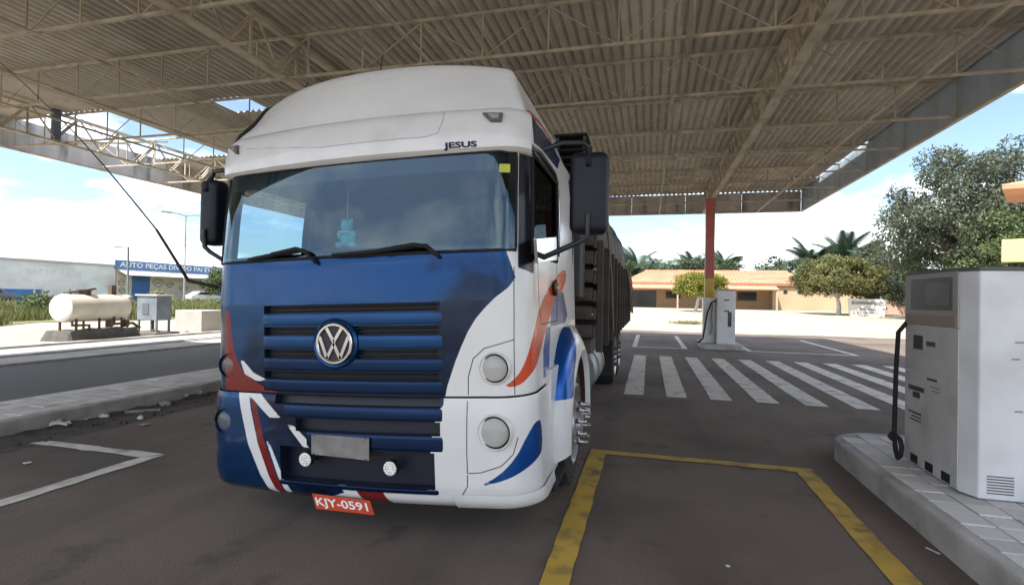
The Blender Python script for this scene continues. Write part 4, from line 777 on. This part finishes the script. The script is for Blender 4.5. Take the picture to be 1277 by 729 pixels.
m = MB(); m.box(-17.60, -17.30, 14.835, 14.852, .75, 1.15); m.build('door', pm('cab_door', (.09, .11, .13), .6), cb_, bevel=.004)
for x in (-17.8, -17.0):
    for y in (14.9, 15.4): m = MB(); m.box(x-.03, x+.03, y-.03, y+.03, .07, .56); m.build('leg', gcm, cab_)
m = MB(); m.tube([(-17.4, 15.1, .56), (-17.4, 15.1, .2), (-17.0, 15.0, .14)], .05, 8); m.build('pipe', rust, cab_, smooth=60)
m = MB(); m.box(-18.2, -16.7, 14.6, 15.6, .0, .13); tag(m.build('cabinet_plinth', pm('dark_plinth', (.12, .11, .10), .9, var=.25), bevel=.03), 'low concrete slab under the grey filter cabinet', 'plinth')
pole = empty('service_pole', (-18.4, 15.0, 0), 'thin short pole with a side arm beside the grey filter cabinet', 'pole'); m = MB(); m.tube([(-18.45, 15.0, 0), (-18.5, 15.0, 3.2)], .035, 8); m.build('post', gcm, pole); m = MB(); m.bar((-18.55, 15, 3.17), (-18.95, 14.8, 3.19), .05); m.bar((-18.5, 15, 2.85), (-18.15, 15.1, 2.87), .03); m.build('arm', gcm, pole); m = MB(); m.box(-18.62, -18.3, 14.93, 15.06, 1.35, 1.43); m.build('sign_plate', white_en, pole)
m = MB(); q = [gz(*p) for p in ((233, 412), (250, 415.5), (276, 414), (262, 410.5))]; m.box(-18.2, -16.9, 16.75, 18.0, -.02, .86); tag(m.build('concrete_block', pm('pale_concrete_block', (.42, .40, .37), .9, var=.12, stain=(.28, .25, .21), sscale=1.5, samt=.6, bump=.2), bevel=.02), 'square pale concrete block standing behind the grey cabinet', 'block')
# kerbside litter
dirtm = pm('rubble_dirt', (.07, .062, .055), .95, var=.3, scale=6, bump=.6, bscale=30)
m = MB(); m.grid(lambda u, v: (-6.66+.62*v, 3.0+u*6, .003+.07*max(0, noise.noise(Vector((u*20, v*3, 1)))+.25)*(1-v)**.7*(1 if 0 < u < 1 and v < 1 else .02)), lin(0, 1, 90), lin(0, 1, 8)); rnd_ = random.Random(5)
for _ in range(220):
    v_ = abs(rnd_.gauss(0, .28)); px0 = Vector((-6.64+v_, 3.2+rnd_.random()*6, .012)); rr_ = rnd_.uniform(.008, .03); m.lathe([(rr_*.7, -.012), (rr_, .003), (rr_*.6, rr_*.8), (0, rr_)], px0, (rnd_.uniform(-.3, .3), rnd_.uniform(-.3, .3), 1), 5)
tag(m.build('kerb_dirt', dirtm, smooth=60), 'dark strip of dirt and grit lying along the pavement kerb', 'dirt', kind='stuff')
litm = pm('pale_litter', (.55, .53, .50), .8, var=.2, scale=12)
def crumple(name, px_, py_, sx, sy, sz, label, cat, mat=litm, seed=0, rz=0):
    p = gz(px_, py_); m = MB(); rnd = random.Random(seed)
    def f(u, v):
        x, y, z = math.cos(u)*math.sin(v), math.sin(u)*math.sin(v), math.cos(v); k = 1+.45*noise.noise(Vector((x*1.7+seed, y*1.7, z*1.7)))
        return Vector((x*sx*k, y*sy*k, max(-.0, (z*.9+.35)*sz*k)))
    m.grid(f, lin(0, 2*math.pi, 15), lin(.01, math.pi-.01, 9)); return tag(m.build(name, mat, smooth=35, mat4=Matrix.Translation(p) @ Matrix.Rotation(rz, 4, 'Z')), label, cat)
crumple('crumpled_bag', 66, 531, .19, .08, .06, 'flattened pale sack lying on the asphalt by the kerb, the widest scrap', 'bag', seed=1, rz=.3)
crumple('plastic_cup', 130, 520, .07, .05, .04, 'crushed pale cup beside the flattened sack', 'litter', seed=2)
crumple('crumpled_bag', 142, 510, .10, .07, .06, 'small grey crumpled bag against the kerb face', 'bag', seed=3, mat=pm('grey_litter', (.28, .27, .26), .8, var=.2))
crumple('paper_scrap', 175, 522, .035, .03, .03, 'tiny white paper ball in front of the broken plank', 'litter', seed=4)
crumple('paper_scrap', 85, 517, .03, .03, .03, 'tiny pale paper scrap resting in the dirt at the kerb', 'litter', seed=5)
def scrap(name, a, b, w_, h_, label, cat, mat=litm):
    p, q = gz(*a), gz(*b); p.z = q.z = h_/2+.008; m = MB(); m.bar(p, q, w_, h_); return tag(m.build(name, mat, bevel=.004), label, cat)
scrap('plank', (156, 516), (200, 513), .06, .035, 'broken grey plank lying beside the kerb', 'plank', pm('grey_wood', (.22, .20, .17), .9, var=.3, scale=9))
scrap('stick', (186, 500), (206, 495), .03, .025, 'thin pale stick poking out of the kerb dirt', 'stick')
scrap('paper_scrap', (107, 524), (120, 520), .04, .012, 'narrow folded paper scrap between the sack and the cup', 'litter')
scrap('paper_scrap', (29, 579), (39, 577), .05, .006, 'small white paper slip inside the white painted corner', 'litter')
scrap('paper_strip', (1155, 684), (1172, 692), .02, .004, 'thin white paper strip beside the pump island kerb', 'litter')
scrap('paper_scrap', (905, 707), (910, 707), .02, .004, 'white crumb of paper inside the yellow rectangle', 'litter')
crumple('crumpled_bag', 205, 505, .11, .06, .05, 'dusty grey bag between the plank and the broken crate', 'bag', seed=7, mat=MATS['grey_litter'])
crumple('stone', 48, 521, .06, .05, .05, 'rounded dark stone at the kerb beyond the flattened sack', 'stone', seed=8, mat=pm('dark_stone', (.12, .11, .10), .9, var=.2))
crumple('stone', 222, 497, .05, .05, .04, 'small dark stone beside the broken crate slats', 'stone', seed=9, mat=MATS['dark_stone'])
scrap('stick', (116, 530), (138, 527), .02, .02, 'bent brown twig in front of the crushed cup', 'stick', pm('brown_twig', (.12, .09, .06), .9))
scrap('cardboard_piece', (176, 531), (186, 529), .10, .01, 'small brown cardboard flap in front of the plank', 'litter', pm('brown_card', (.26, .19, .12), .9))
m = MB(); [m.bar(gz(*a)+Vector((0, 0, .03+k*.01)), gz(*b)+Vector((0, 0, .05+k*.01)), .035, .025) for k, (a, b) in enumerate((((226, 490), (250, 487)), ((228, 494), (252, 493)), ((232, 497), (246, 485))))]; tag(m.build('broken_crate', litm, bevel=.003), 'flattened broken crate slats piled by the kerb next to the truck', 'crate')
# ================================================================== LEFT BACKGROUND
XW = -60
wallm = pm('faded_white_wall', (.60, .61, .61), .9, var=.08, scale=.4, stain=(.36, .36, .37), sscale=.35, samt=.65, stretch=(1, 1, 1.5))
wh = empty('warehouse', (XW, 34, 0), 'long low warehouse with a faded white wall behind the weeds', 'building')
m = MB(); m.box(XW-18, XW, 8, 47.2, 0, 4.35); m.build('wall', wallm, wh); m = MB(); m.box(XW-18.2, XW+.1, 7.9, 47.3, 4.35, 4.55); m.build('parapet', pm('grey_parapet', (.35, .36, .37), .8), wh)
m = MB(); m.box(XW, XW+.02, 8, 39.5, 0, 1.55); m.build('blue_base_band', pm('faded_blue_band', (.05, .16, .38), .8, var=.2, scale=.6), wh)
fadem = pm('faded_lettering', (.49, .50, .51), .9, var=.2, scale=1.0, stain=(.60, .61, .61), sscale=1.6, samt=.95, slo=.4, shi=.55)
for yy, zz_, s_ in ((37.6, 3.0, .62), (40.2, 2.25, .34)):
    for k in range(11):
        y = yy+k*s_*.95; m = MB(); m.box(XW, XW+.006, y, y+s_*.22, zz_, zz_+s_); 
        if k % 2: m.box(XW, XW+.006, y+s_*.2, y+s_*.6, zz_+s_*.75, zz_+s_)
        if k % 3: m.box(XW, XW+.006, y+s_*.48, y+s_*.68, zz_, zz_+s_*.8)
        m.build('faded_mark', fadem, wh)
shop = empty('parts_shop', (XW, 55, 0), 'auto parts shop with a blue lettered sign, white awning and blue gate', 'building'); tanw = pm('tan_wall', (.50, .45, .37), .9, var=.12, scale=.6, stain=(.3, .27, .23), sscale=.6, samt=.5)
m = MB(); m.box(XW-14, XW, 47.32, 72, 0, 4.0); sw = m.build('wall', tanw, shop)
m = MB(); m.box(XW-14.2, XW+.06, 47.3, 72.2, 4.0, 5.05); m.build('roof_edge', pm('roof_grey', (.4, .41, .42), .8), shop)
m = MB(); m.box(XW+.08, XW+.16, 47.0, 71, 4.12, 5.15); sg = m.build('sign_board', pm('blue_sign', (.07, .17, .33), .6, var=.1, scale=.5), shop)
me = text_mesh('AUTO PEÇAS DIVINO PAI ETERNO', 1, pm('sign_lettering', (.62, .64, .66), .6), .01); xw = max(v.co.x for v in me.vertices)*2
for v in me.vertices: v.co = Vector((XW+.17+v.co.z, 55.5+v.co.x/xw*15.8, 4.62+v.co.y*.80))
reg(bpy.data.objects.new('sign_text', me), sg)
m = MB(); m.add([(XW+.1, 47.4, 4.05), (XW+.1, 71, 4.05), (XW+1.6, 71, 3.45), (XW+1.6, 47.4, 3.45), (XW+.1, 47.4, 3.95), (XW+.1, 71, 3.95), (XW+1.6, 71, 3.35), (XW+1.6, 47.4, 3.35)], [(0, 1, 2, 3), (7, 6, 5, 4), (3, 2, 6, 7), (0, 3, 7, 4), (1, 0, 4, 5), (2, 1, 5, 6)]); m.build('awning', pm('white_awning', (.66, .66, .65), .7, var=.08), shop)
for y0, y1 in ((49.2, 51.5), (61.5, 64.5)):
    m = MB(); m.box(XW, XW+.06, y0, y1, 0, 3.35); g_ = m.build('gate', pm('blue_gate', (.025, .10, .28), .6, var=.15), shop)
    for k in range(5): m = MB(); m.box(XW+.06, XW+.085, y0+.05, y1-.05, .3+k*.62, .36+k*.62); m.build('gate_rib', pm('blue_gate_rib', (.02, .08, .22), .6), g_)
mur = pm('mural_paint', (.16, .15, .15), .9, var=.4, scale=2)
for yy, zz_, a, b in ((52.7, 2.6, .7, .45), (54.3, 2.45, .5, .3), (56.4, 2.0, .6, .3), (47.9, 2.5, .35, .35), (48.0, 1.6, .35, .3)):
    m = MB(); m.tube([(XW+.012, yy+a*math.cos(t)*(1+.2*math.sin(3*t)), zz_+b*math.sin(t)) for t in lin(0, 2*math.pi, 22)], .05, 5); m.bar((XW+.012, yy-a*.6, zz_), (XW+.012, yy+a*.6, zz_+.1), .02, .12); m.build('mural_stroke', mur, shop)
def street_lamp(x, y, h, label, two):
    t = empty('street_lamp', (x, y, 0), label, 'street lamp'); g = pm('galvanised', (.30, .31, .32), .5, .4); m = MB(); m.tube([(x, y, 0), (x, y, h)], [.11, .06], 10); m.build('post', g, t)
    for sg_ in ((-1, 1) if two else (-1,)):
        m = MB(); m.tube([(x, y, h-.15), (x+.3*sg_, y+.5*sg_, h+.05), (x+.7*sg_, y+1.3*sg_, h+.12)], .05, 8); a = m.build('arm', g, t); m = MB(); m.box(-.18, .18, -.5, .5, -.09, .09); m.build('lamp_head', pm('lamp_head', (.35, .36, .37), .5), a, bevel=.04, mat4=Matrix.Translation((x+.85*sg_, y+1.6*sg_, h+.1)) @ Matrix.Rotation(-.45, 4, 'Z'))
p = gx(232, 268, -48); street_lamp(p.x, p.y, p.z, 'tall street lamp with two arms rising behind the parts shop sign', True)
def car(x, y, rz, cm, label):
    t = empty('parked_car', (0, 0, 0), label, 'car'); m = MB(); pr_ = [(-2.0, .35), (2.0, .35), (2.05, .7), (1.7, .88), (1.0, .95), (.5, 1.38), (-1.0, 1.42), (-1.75, .98), (-2.05, .9)]
    m.poly([(a, -.8, b) for a, b in pr_], (0, 1.6, 0)); m.build('body', cm, t, bevel=.06, smooth=40)
    for sy in (-.805, .79): m = MB(); m.poly([(a, sy, b) for a, b in ((-1.3, .98), (.72, .98), (.42, 1.30), (-.95, 1.33))], (0, .012, 0)); m.build('side_window', darkgl, t)
    for wx in (-1.25, 1.25):
        for wy in (-.8, .62): m = MB(); m.lathe([(.2, 0), (.31, .01), (.32, .09), (.31, .17), (.2, .18)], (wx, wy, .32), (0, 1, 0), 18); m.build('wheel', rubber, t, smooth=40)
    t.matrix_basis = Matrix.Translation((x, y, gh(x, y))) @ Matrix.Rotation(rz, 4, 'Z'); W[t] = t.matrix_basis.copy(); return t
car(-56, 55.8, R(75), pm('white_car_paint', (.6, .6, .6), .3, coat=.5), 'white car parked in front of the parts shop behind the weeds')
car(-56.8, 33.2, R(88), pm('dark_car_paint', (.05, .06, .08), .3, coat=.5), 'dark car parked against the faded white warehouse wall')
# ================================================================== VEGETATION
weed = foliage('weeds', (.075, .095, .025), (.20, .20, .07), .5); lawn = pm('weedy_ground', (.10, .115, .035), .95, var=.25, scale=.6, stain=(.22, .19, .10), sscale=.4, samt=.7)
def field_edge(y): return -25.5-.16*(y-12)+1.2*math.sin(y*.6)
m = MB(); ysf = lin(-20, 110, 66); m.v = []; 
m.grid(lambda u, v: ((field_edge(v) if u == 0 else -59.8), v, gh(field_edge(v) if u == 0 else -59.8, v)+.02), [0, 1], ysf); tag(m.build('verge', lawn), kind='structure')
def blades(n, sampler, hmin, hmax, mat, name, label, cat, kind='stuff'):
    vs_l, fs = [], []
    for _ in range(n):
        x, y = sampler(); z = gh(x, y); h = random.uniform(hmin, hmax); a = random.uniform(0, math.pi); w_ = random.uniform(.015, .05)*h+.012; lx, ly = random.gauss(0, .25)*h, random.gauss(0, .25)*h; k = len(vs_l); c, s_ = math.cos(a)*w_, math.sin(a)*w_
        vs_l += [(x-c, y-s_, z), (x+c, y+s_, z), (x+lx*.6+c*.8, y+ly*.6+s_*.8, z+h*.62), (x+lx, y+ly, z+h)]; fs += [(k, k+1, k+2), (k, k+2, k+3)]
    me = bpy.data.meshes.new(name); me.from_pydata(vs_l, [], fs); me.materials.append(mat); o = reg(bpy.data.objects.new(name, me), None); return tag(o, label, cat, kind=kind)
def smp():
    while True:
        y = random.uniform(5, 75); x = field_edge(y)-abs(random.gauss(0, 7))-.2
        if -58 < x and noise.noise(Vector((x*.3, y*.3, 0))) > -.25: return x, y
blades(60000, smp, .2, .85, weed, 'weeds', 'tall green and straw weeds filling the verge in front of the warehouse', 'weeds')
def leaf_mesh(name, n, sampler, size, mat, asp=.45, droop=0):
    vs_l, fs = [], []
    for _ in range(n):
        p, nrm = sampler(); d = Vector((random.gauss(0, 1), random.gauss(0, 1), random.gauss(0, 1)-droop)).normalized(); b = d.cross(Vector((random.gauss(0, 1), random.gauss(0, 1), random.gauss(0, 1)))+nrm*1.2).normalized(); s_ = size*random.uniform(.6, 1.3); k = len(vs_l)
        vs_l += [p, p+d*s_*.5+b*s_*asp*.5, p+d*s_, p+d*s_*.5-b*s_*asp*.5]; fs.append((k, k+1, k+2, k+3))
    me = bpy.data.meshes.new(name); me.from_pydata(vs_l, [], fs); me.materials.append(mat); return me
def clump_sampler(clumps):
    wts = [c[1]**2 for c in clumps]
    def f():
        c, r = random.choices(clumps, wts)[0]; v = Vector((random.gauss(0, 1), random.gauss(0, 1), random.gauss(0, 1))).normalized(); return c+Vector((v.x, v.y, v.z*.8))*r*random.uniform(.55, 1.05), v
    return f
barkm = pm('bark', (.13, .10, .075), .9, var=.3, scale=6, bump=.5); limew = pm('limewashed_bark', (.58, .56, .52), .9, var=.15, scale=5)
def limb_tree(name, base, label, group, crown_c, crown_r, n_cl, n_leaf, leaf, mat, trunk_r, trunk_m, cat='tree', cl_r=(.7, 1.3), droop=0, dome=False, seed=1):
    rnd = random.Random(seed); base = Vector(base); t = empty(name, base, label, cat, group); cc = Vector(crown_c); cr = Vector(crown_r); clumps = []
    while len(clumps) < n_cl:
        v = Vector((rnd.uniform(-1, 1), rnd.uniform(-1, 1), rnd.uniform(-1, 1)))
        if v.length > 1: continue
        if dome and (v.z < -.55 or v.length < .5): continue
        clumps.append((cc+Vector((v.x*cr.x, v.y*cr.y, v.z*cr.z)), rnd.uniform(*cl_r)))
    fork = base.lerp(Vector((cc.x, cc.y, cc.z-cr.z*.6)), .75); m = MB(); mid = base.lerp(fork, .5)+Vector((.12, .05, 0))*trunk_r*4
    m.tube([base-Vector((0, 0, .1)), mid, fork], [trunk_r*1.25, trunk_r, trunk_r*.85], 10); tk = m.build('trunk', trunk_m, t, smooth=60)
    for c, r in clumps[:6 if dome else max(6, n_cl//4)]:
        if dome: c = fork.lerp(c, .4)
        m = MB(); md = fork.lerp(c, .5)+Vector((rnd.uniform(-.3, .3), rnd.uniform(-.3, .3), rnd.uniform(0, .4))); m.tube([fork, md, c], [trunk_r*.55, trunk_r*.35, trunk_r*.1], 6); m.build('limb', trunk_m, tk, smooth=60)
    reg(bpy.data.objects.new('crown', leaf_mesh('crown', n_leaf, clump_sampler(clumps), leaf, mat, droop=droop)), t); return t
lime = foliage('lime_leaves', (.12, .15, .02), (.22, .21, .03), 1.2); olive = foliage('olive_leaves', (.085, .098, .028), (.16, .155, .055), 1.0); greyg = foliage('grey_green_leaves', (.058, .075, .045), (.105, .125, .078), .35, .35); darkg = foliage('dark_leaves', (.035, .060, .028), (.07, .105, .05), .6); brightg = foliage('bright_leaves', (.055, .085, .028), (.11, .14, .05), .7); palmm = foliage('palm_leaves', (.030, .060, .040), (.075, .115, .075), .6)
limb_tree('clipped_tree', (4.75, 60, gh(4.75, 60)), 'small lime green clipped tree with a whitewashed forked trunk', None, (5.2, 60, 3.15), (2.7, 2.4, 1.45), 130, 17000, .24, lime, .16, limew, cl_r=(.4, .65), dome=True, seed=3)
limb_tree('clipped_tree', (18.6, 60, gh(18.6, 60)), 'large olive clipped tree with a wide dome crown and white trunk', None, (18.5, 60, 4.0), (4.0, 3.6, 2.2), 190, 30000, .26, olive, .2, limew, cl_r=(.5, .8), dome=True, seed=4)
limb_tree('broadleaf_tree', (29, 52, gh(29, 52)), 'tall grey green spreading tree behind the near pump', None, (27.6, 52, 8.4), (8.2, 6, 6.6), 220, 70000, .30, greyg, .42, barkm, cl_r=(.8, 1.7), droop=.7, seed=9)
limb_tree('broadleaf_tree', (25.0, 47, gh(25, 47)), 'leafy green tree below the tall grey green tree', None, (25.6, 47, 4.9), (3.6, 3, 3.6), 60, 14000, .28, brightg, .2, barkm, cl_r=(.6, 1.2), droop=.5, seed=12)
limb_tree('broadleaf_tree', (20.8, 62, gh(20, 62)), 'pale dusty shrubby tree beside the white monument', None, (22.4, 62, 4.0), (2.6, 2.5, 3.0), 50, 9000, .26, greyg, .15, barkm, cl_r=(.5, 1.0), droop=.4, seed=14)
for i, (x, y, z, rx, rz, lab) in enumerate(((-6, 84, 5.0, 6, 3.2, 'dark leafy tree behind the tiled roof and the truck'), (7.5, 86, 4.8, 6, 3.4, 'dark leafy tree behind the roof above the lime clipped tree'), (20, 86, 4.6, 5.5, 3.4, 'dark leafy tree behind the right end of the tiled roof'), (31, 80, 4.4, 5, 3.2, 'dark leafy tree behind the white monument'))):
    limb_tree('background_tree', (x, y, gh(x, y)), lab, 'trees behind the tiled house', (x, y, z+.3), (rx*1.25, 4, rz), 70, 11000, .42, darkg, .25, barkm, cl_r=(.8, 1.4), seed=20+i)
for px_, py_, Y, r_, lab, mt in ((1125, 384, 66, 1.5, 'round green bush at the foot of the pink wall', brightg), ):
    p = gy(px_, py_, Y); limb_tree('bush', (p.x, Y, gh(p.x, Y)), lab, None, (p.x, Y, gh(p.x, Y)+1.3), (r_, r_, 1.3), 16, 1500, .25, mt, .06, barkm, cat='bush', cl_r=(.35, .6), seed=40)
limb_tree('small_tree', (-55, 57.0, .3), 'small bright green tree in front of the parts shop mural', None, (-55, 57, 3.0), (1.7, 2.2, 1.6), 24, 2400, .35, brightg, .1, barkm, cl_r=(.5, .8), seed=42)
for i, (y, dx_, lab) in enumerate(((21, 4.5, 'straw green bush in the weeds by the tank end'), (27.5, 3, 'low green bush in the weeds behind the cream tank'), (36, 4, 'green bush in the weeds beyond the grey cabinet'), (44, 5, 'tallest green bush in the weeds before the parts shop gate'), (17, 8, 'pale green bush in the weeds before the blue wall band'))):
    x = field_edge(y)-dx_; limb_tree('bush', (x, y, gh(x, y)), lab, 'bushes in the weeds', (x, y, gh(x, y)+.7), (1.5, 1.7, .6), 14, 1500, .22, weed if i % 2 else brightg, .05, barkm, cat='bush', cl_r=(.3, .55), seed=50+i)
# grass tuft on the sandy lot
def smp2():
    a = random.uniform(0, 6.28); r_ = abs(random.gauss(0, .5)); return 2.0+r_*1.7*math.cos(a), 40+r_*1.2*math.sin(a)
p = gz(858, 404); blades(500, lambda: (p.x+random.gauss(0, .55), p.y+random.gauss(0, .7)), .08, .28, weed, 'grass_tuft', 'small patch of grass on the sandy lot behind the slim pump', 'grass')
# feather palms
def frond_mesh():
    m = MB(); Ln = 4.4; pts = [Vector((Ln*t*(1-.16*t), 0, 1.35*t-1.75*t*t)) for t in lin(0, 1, 12)]; m.tube(pts, [.045*(1-.8*t) for t in lin(0, 1, 12)], 4)
    for i in range(46):
        t = .12+.88*i/46; f_ = t*11; k = min(10, int(f_)); p = pts[k].lerp(pts[k+1], f_-k); d = (pts[k+1]-pts[k]).normalized(); ll = 1.25*math.sin(math.pi*min(1, .2+t*.8))**.6+.12
        for s_ in (1, -1):
            e = p+(d*.55+Vector((0, s_*.75, -.35))).normalized()*ll; q = d*.045; m.add([p-q, p+q, e], [(0, 1, 2)])
    return m.mesh('frond', palmm)
fm = frond_mesh(); ptrunk = pm('palm_trunk', (.16, .13, .10), .9, var=.25, scale=5, bump=.4)
def palm(x, y, h, sc, label, wind, seed):
    rnd = random.Random(seed); z0 = gh(x, y); t = empty('palm_tree', (x, y, z0), label, 'palm tree', 'palms behind the tiled house'); m = MB(); m.tube([(x, y, z0-.1), (x+.1, y, z0+h*.5), (x+.25, y, z0+h)], [.2, .16, .14], 10); m.build('trunk', ptrunk, t, smooth=60)
    for k in range(30):
        a = 2*math.pi*k/30*2.4+rnd.uniform(-.2, .2); el = rnd.uniform(-.35, 1.05); rot = Matrix.Rotation(a, 4, 'Z') @ Matrix.Rotation(-el, 4, 'Y') @ Matrix.Rotation(rnd.uniform(-.5, .5), 4, 'X')
        rot = Matrix.Rotation(wind, 4, 'Y') @ rot; f = inst('frond', fm, t, (x+.25, y, z0+h), rot=rot, scale=(sc*rnd.uniform(.8, 1.1),)*3)
for i, (px_, py_, Y, sc, lab) in enumerate(((792, 322, 88, 1.35, 'feather palm leaning out from behind the truck'), (818, 326, 92, 1.0, 'smaller feather palm between the truck and the lime tree'), (862, 322, 92, 1.1, 'feather palm behind the lime clipped tree'), (898, 320, 90, 1.1, 'feather palm just beside the red column'), (1010, 315, 88, 1.35, 'feather palm above the right end of the tiled roof'), (1048, 310, 86, 1.5, 'largest feather palm above the olive dome tree'), (1082, 318, 84, 1.25, 'feather palm between the olive dome tree and the tall tree'))):
    p = gy(px_, py_, Y); palm(p.x, Y, p.z-gh(p.x, Y)-1.9, sc*.95, lab, .12, 70+i)
# ================================================================== RIGHT BACKGROUND: house, monument, walls, station building
HY = 75; hz = gh(8, HY); house = empty('tiled_house', (9, HY, hz), 'long low cream house with an orange tiled roof across the sandy lot', 'house')
cream = pm('cream_plaster', (.40, .30, .19), .9, var=.08, scale=.5, stain=(.36, .28, .18), sscale=.4, samt=.5); roofm = pm('clay_tiles', (.52, .25, .15), .85, var=.12, scale=.8, stain=(.40, .20, .13), sscale=.5, samt=.6)
m = MB(); m.box(-3.2, 15.6, HY+2.0, HY+9, hz-.2, 3.9); m.build('wall', cream, house); m = MB(); m.box(15.62, 26.5, HY+.2, HY+9, hz-.2, 3.55); m.build('wall', cream, house)
# tiled hip roof: each course a part
ex0, ex1, ey0, ey1, ez, rzz = -3.8, 20.2, HY-.1, HY+10, 4.05, 5.85
nc = 9
for k in range(nc):
    f0, f1 = k/nc, (k+1)/nc; m = MB(); ya, yb = ey0+4.6*f0, ey0+4.6*f1+.06; za, zb = ez+(rzz-ez)*f0+.05, ez+(rzz-ez)*f1; xa0, xa1, xb0, xb1 = ex0+3.2*f0, ex1-2.0*f0, ex0+3.2*f1, ex1-2.0*f1; ns = 96
    m.grid(lambda u, v: ((xa0+(xa1-xa0)*u)*(1-v)+(xb0+(xb1-xb0)*u)*v, ya+(yb-ya)*v, za+(zb-za)*v+.035*math.cos(u*ns*math.pi)), lin(0, 1, ns*2+1), [0, 1]); m.build('tile_course', roofm, house, smooth=60)
m = MB(); m.add([(ex0, ey0, ez), (ex1, ey0, ez), (ex1, ey1, ez), (ex0, ey1, ez), (ex0+3.2, ey0+4.6, rzz-.02), (ex1-2, ey0+4.6, rzz-.02)], [(3, 2, 1, 0), (0, 1, 5, 4), (1, 2, 5), (2, 3, 4, 5), (3, 0, 4)]); m.build('roof_deck', roofm, house)
m = MB(); m.tube([(ex0+3.1, ey0+4.6, rzz+.04), (ex1-1.9, ey0+4.6, rzz+.04)], .11, 8); m.build('ridge', roofm, house)
m = MB(); m.box(ex0, ex1, ey0-.04, ey0-.005, ez-.32, ez+.02); m.build('eave_board', pm('brown_eave', (.28, .13, .07), .8), house)
# lean-to verandah
m = MB(); m.add([(-3.6, HY-.05, 3.75), (15.9, HY-.05, 3.72), (15.9, HY-2.4, 3.22), (-3.6, HY-2.4, 3.22)], [(0, 1, 2, 3)]); m.add([(-3.6, HY-.05, 3.68), (15.9, HY-.05, 3.65), (15.9, HY-2.4, 3.14), (-3.6, HY-2.4, 3.14)], [(3, 2, 1, 0)]); vr = m.build('verandah_roof', roofm, house)
m = MB(); m.box(-3.6, 15.9, HY-2.44, HY-2.405, 3.10, 3.26); m.build('eave_board', MATS['brown_eave'], vr)
for x in (-3.3, 3.6, 9.9, 15.6): m = MB(); m.box(x-.1, x+.1, HY-2.35, HY-2.15, hz-.2, 3.14); m.build('verandah_post', cream, house)
for x0, x1, z0, z1 in ((-2.4, .9, hz, 2.95), (2.2, 4.2, 1.9, 2.9), (11.6, 14.0, 1.75, 2.95), (7.6, 9.4, hz, 2.85)):
    m = MB(); m.box(x0, x1, HY+1.93, HY+2.0, z0, z1); f = m.build('window' if z0 > 1 else 'door', pm('dark_blue_joinery', (.03, .04, .06), .4), house, bevel=.01)
    m = MB(); m.box(x0+.1, x1-.1, HY+1.915, HY+1.928, z0+.1, z1-.1); m.build('pane', darkgl, f); m = MB(); m.box((x0+x1)/2-.03, (x0+x1)/2+.03, HY+1.90, HY+1.93, z0, z1); m.build('mullion', MATS['dark_blue_joinery'], f)
for x in (16.9, 18.6, 22.0, 25.3): m = MB(); m.box(x, x+.45, HY+.15, HY+.21, 2.75, 3.2); m.build('window', darkgl, house)
m = MB(); m.box(15.62, 26.6, HY+.1, HY+.28, 3.55, 3.65); m.build('wall_coping', cream, house)
mon = empty('monument_sign', (20.4, 58, gh(20, 58)), 'white monument sign with faded lettering beside the olive tree', 'sign'); g0 = gh(20.4, 58)
m = MB(); m.poly([(19.0, 58, g0-.05), (22.0, 58, g0-.05), (22.1, 58, g0+1.65), (18.85, 58, g0+1.72)], (0, .35, 0)); mb_ = m.build('slab', pm('white_render', (.66, .65, .62), .85, var=.1, stain=(.4, .38, .35), sscale=1.5, samt=.4), mon, bevel=.03)
for x0, x1, z0, z1 in ((19.1, 21.7, 1.15, 1.42), (19.8, 20.4, .62, .75), (20.5, 21.2, .62, .72), (19.6, 21.4, .32, .38)): m = MB(); m.box(x0, x1, 57.985, 58, g0+z0, g0+z1); m.build('faded_lettering', pm('grey_lettering', (.25, .25, .26), .8, var=.4, scale=6), mb_)
m = MB(); g0 = gh(26, 68); m.box(24.6, 33, 66, 66.25, g0-.1, g0+1.5); tag(m.build('garden_wall', pm('pink_plaster', (.50, .30, .24), .9, var=.12), bevel=.02), 'low pinkish wall behind the near pump hose', 'wall')
stn = empty('station_building', (19, 28, 0), 'station building with a tiled roof edge and yellow sign band beyond the near pump', 'building')
A_, B_, C_, D_ = (14.55, 27.0), (26, 24.2), (28, 30.0), (16.7, 30.6)
m = MB(); m.poly([(16.9, 27.3, 0), (26, 25.0, 0), (27, 29.4, 0), (17.4, 29.7, 0)], (0, 0, 6.6)); m.build('wall', pm('pale_station_wall', (.45, .44, .42), .9, var=.1), stn)
q = [A_, B_, C_, D_]; m = MB(); m.add([(x, y, 6.62) for x, y in q]+[(x, y, 6.82) for x, y in q]+[(19.5, 28.3, 7.9), (24, 27.2, 7.9)], [(3, 2, 1, 0), (0, 1, 5, 4), (1, 2, 6, 5), (2, 3, 7, 6), (3, 0, 4, 7), (4, 5, 9, 8), (5, 6, 9), (6, 7, 8, 9), (7, 4, 8)]); m.build('roof', roofm, stn)
m = MB(); m.poly([(14.5, 26.9, 3.5), (24, 24.4, 3.5), (24.1, 24.8, 3.5), (14.7, 27.3, 3.5)], (0, 0, .95)); m.build('yellow_sign_band', pm('yellow_panel', (.78, .70, .22), .5, var=.05), stn, bevel=.03)
m = MB(); m.poly([(14.9, 27.25, 3.9), (17, 27.0, 3.9), (17.05, 27.5, 3.9), (15.0, 27.6, 3.9)], (0, 0, .2)); m.build('sign_bracket', steel, stn)
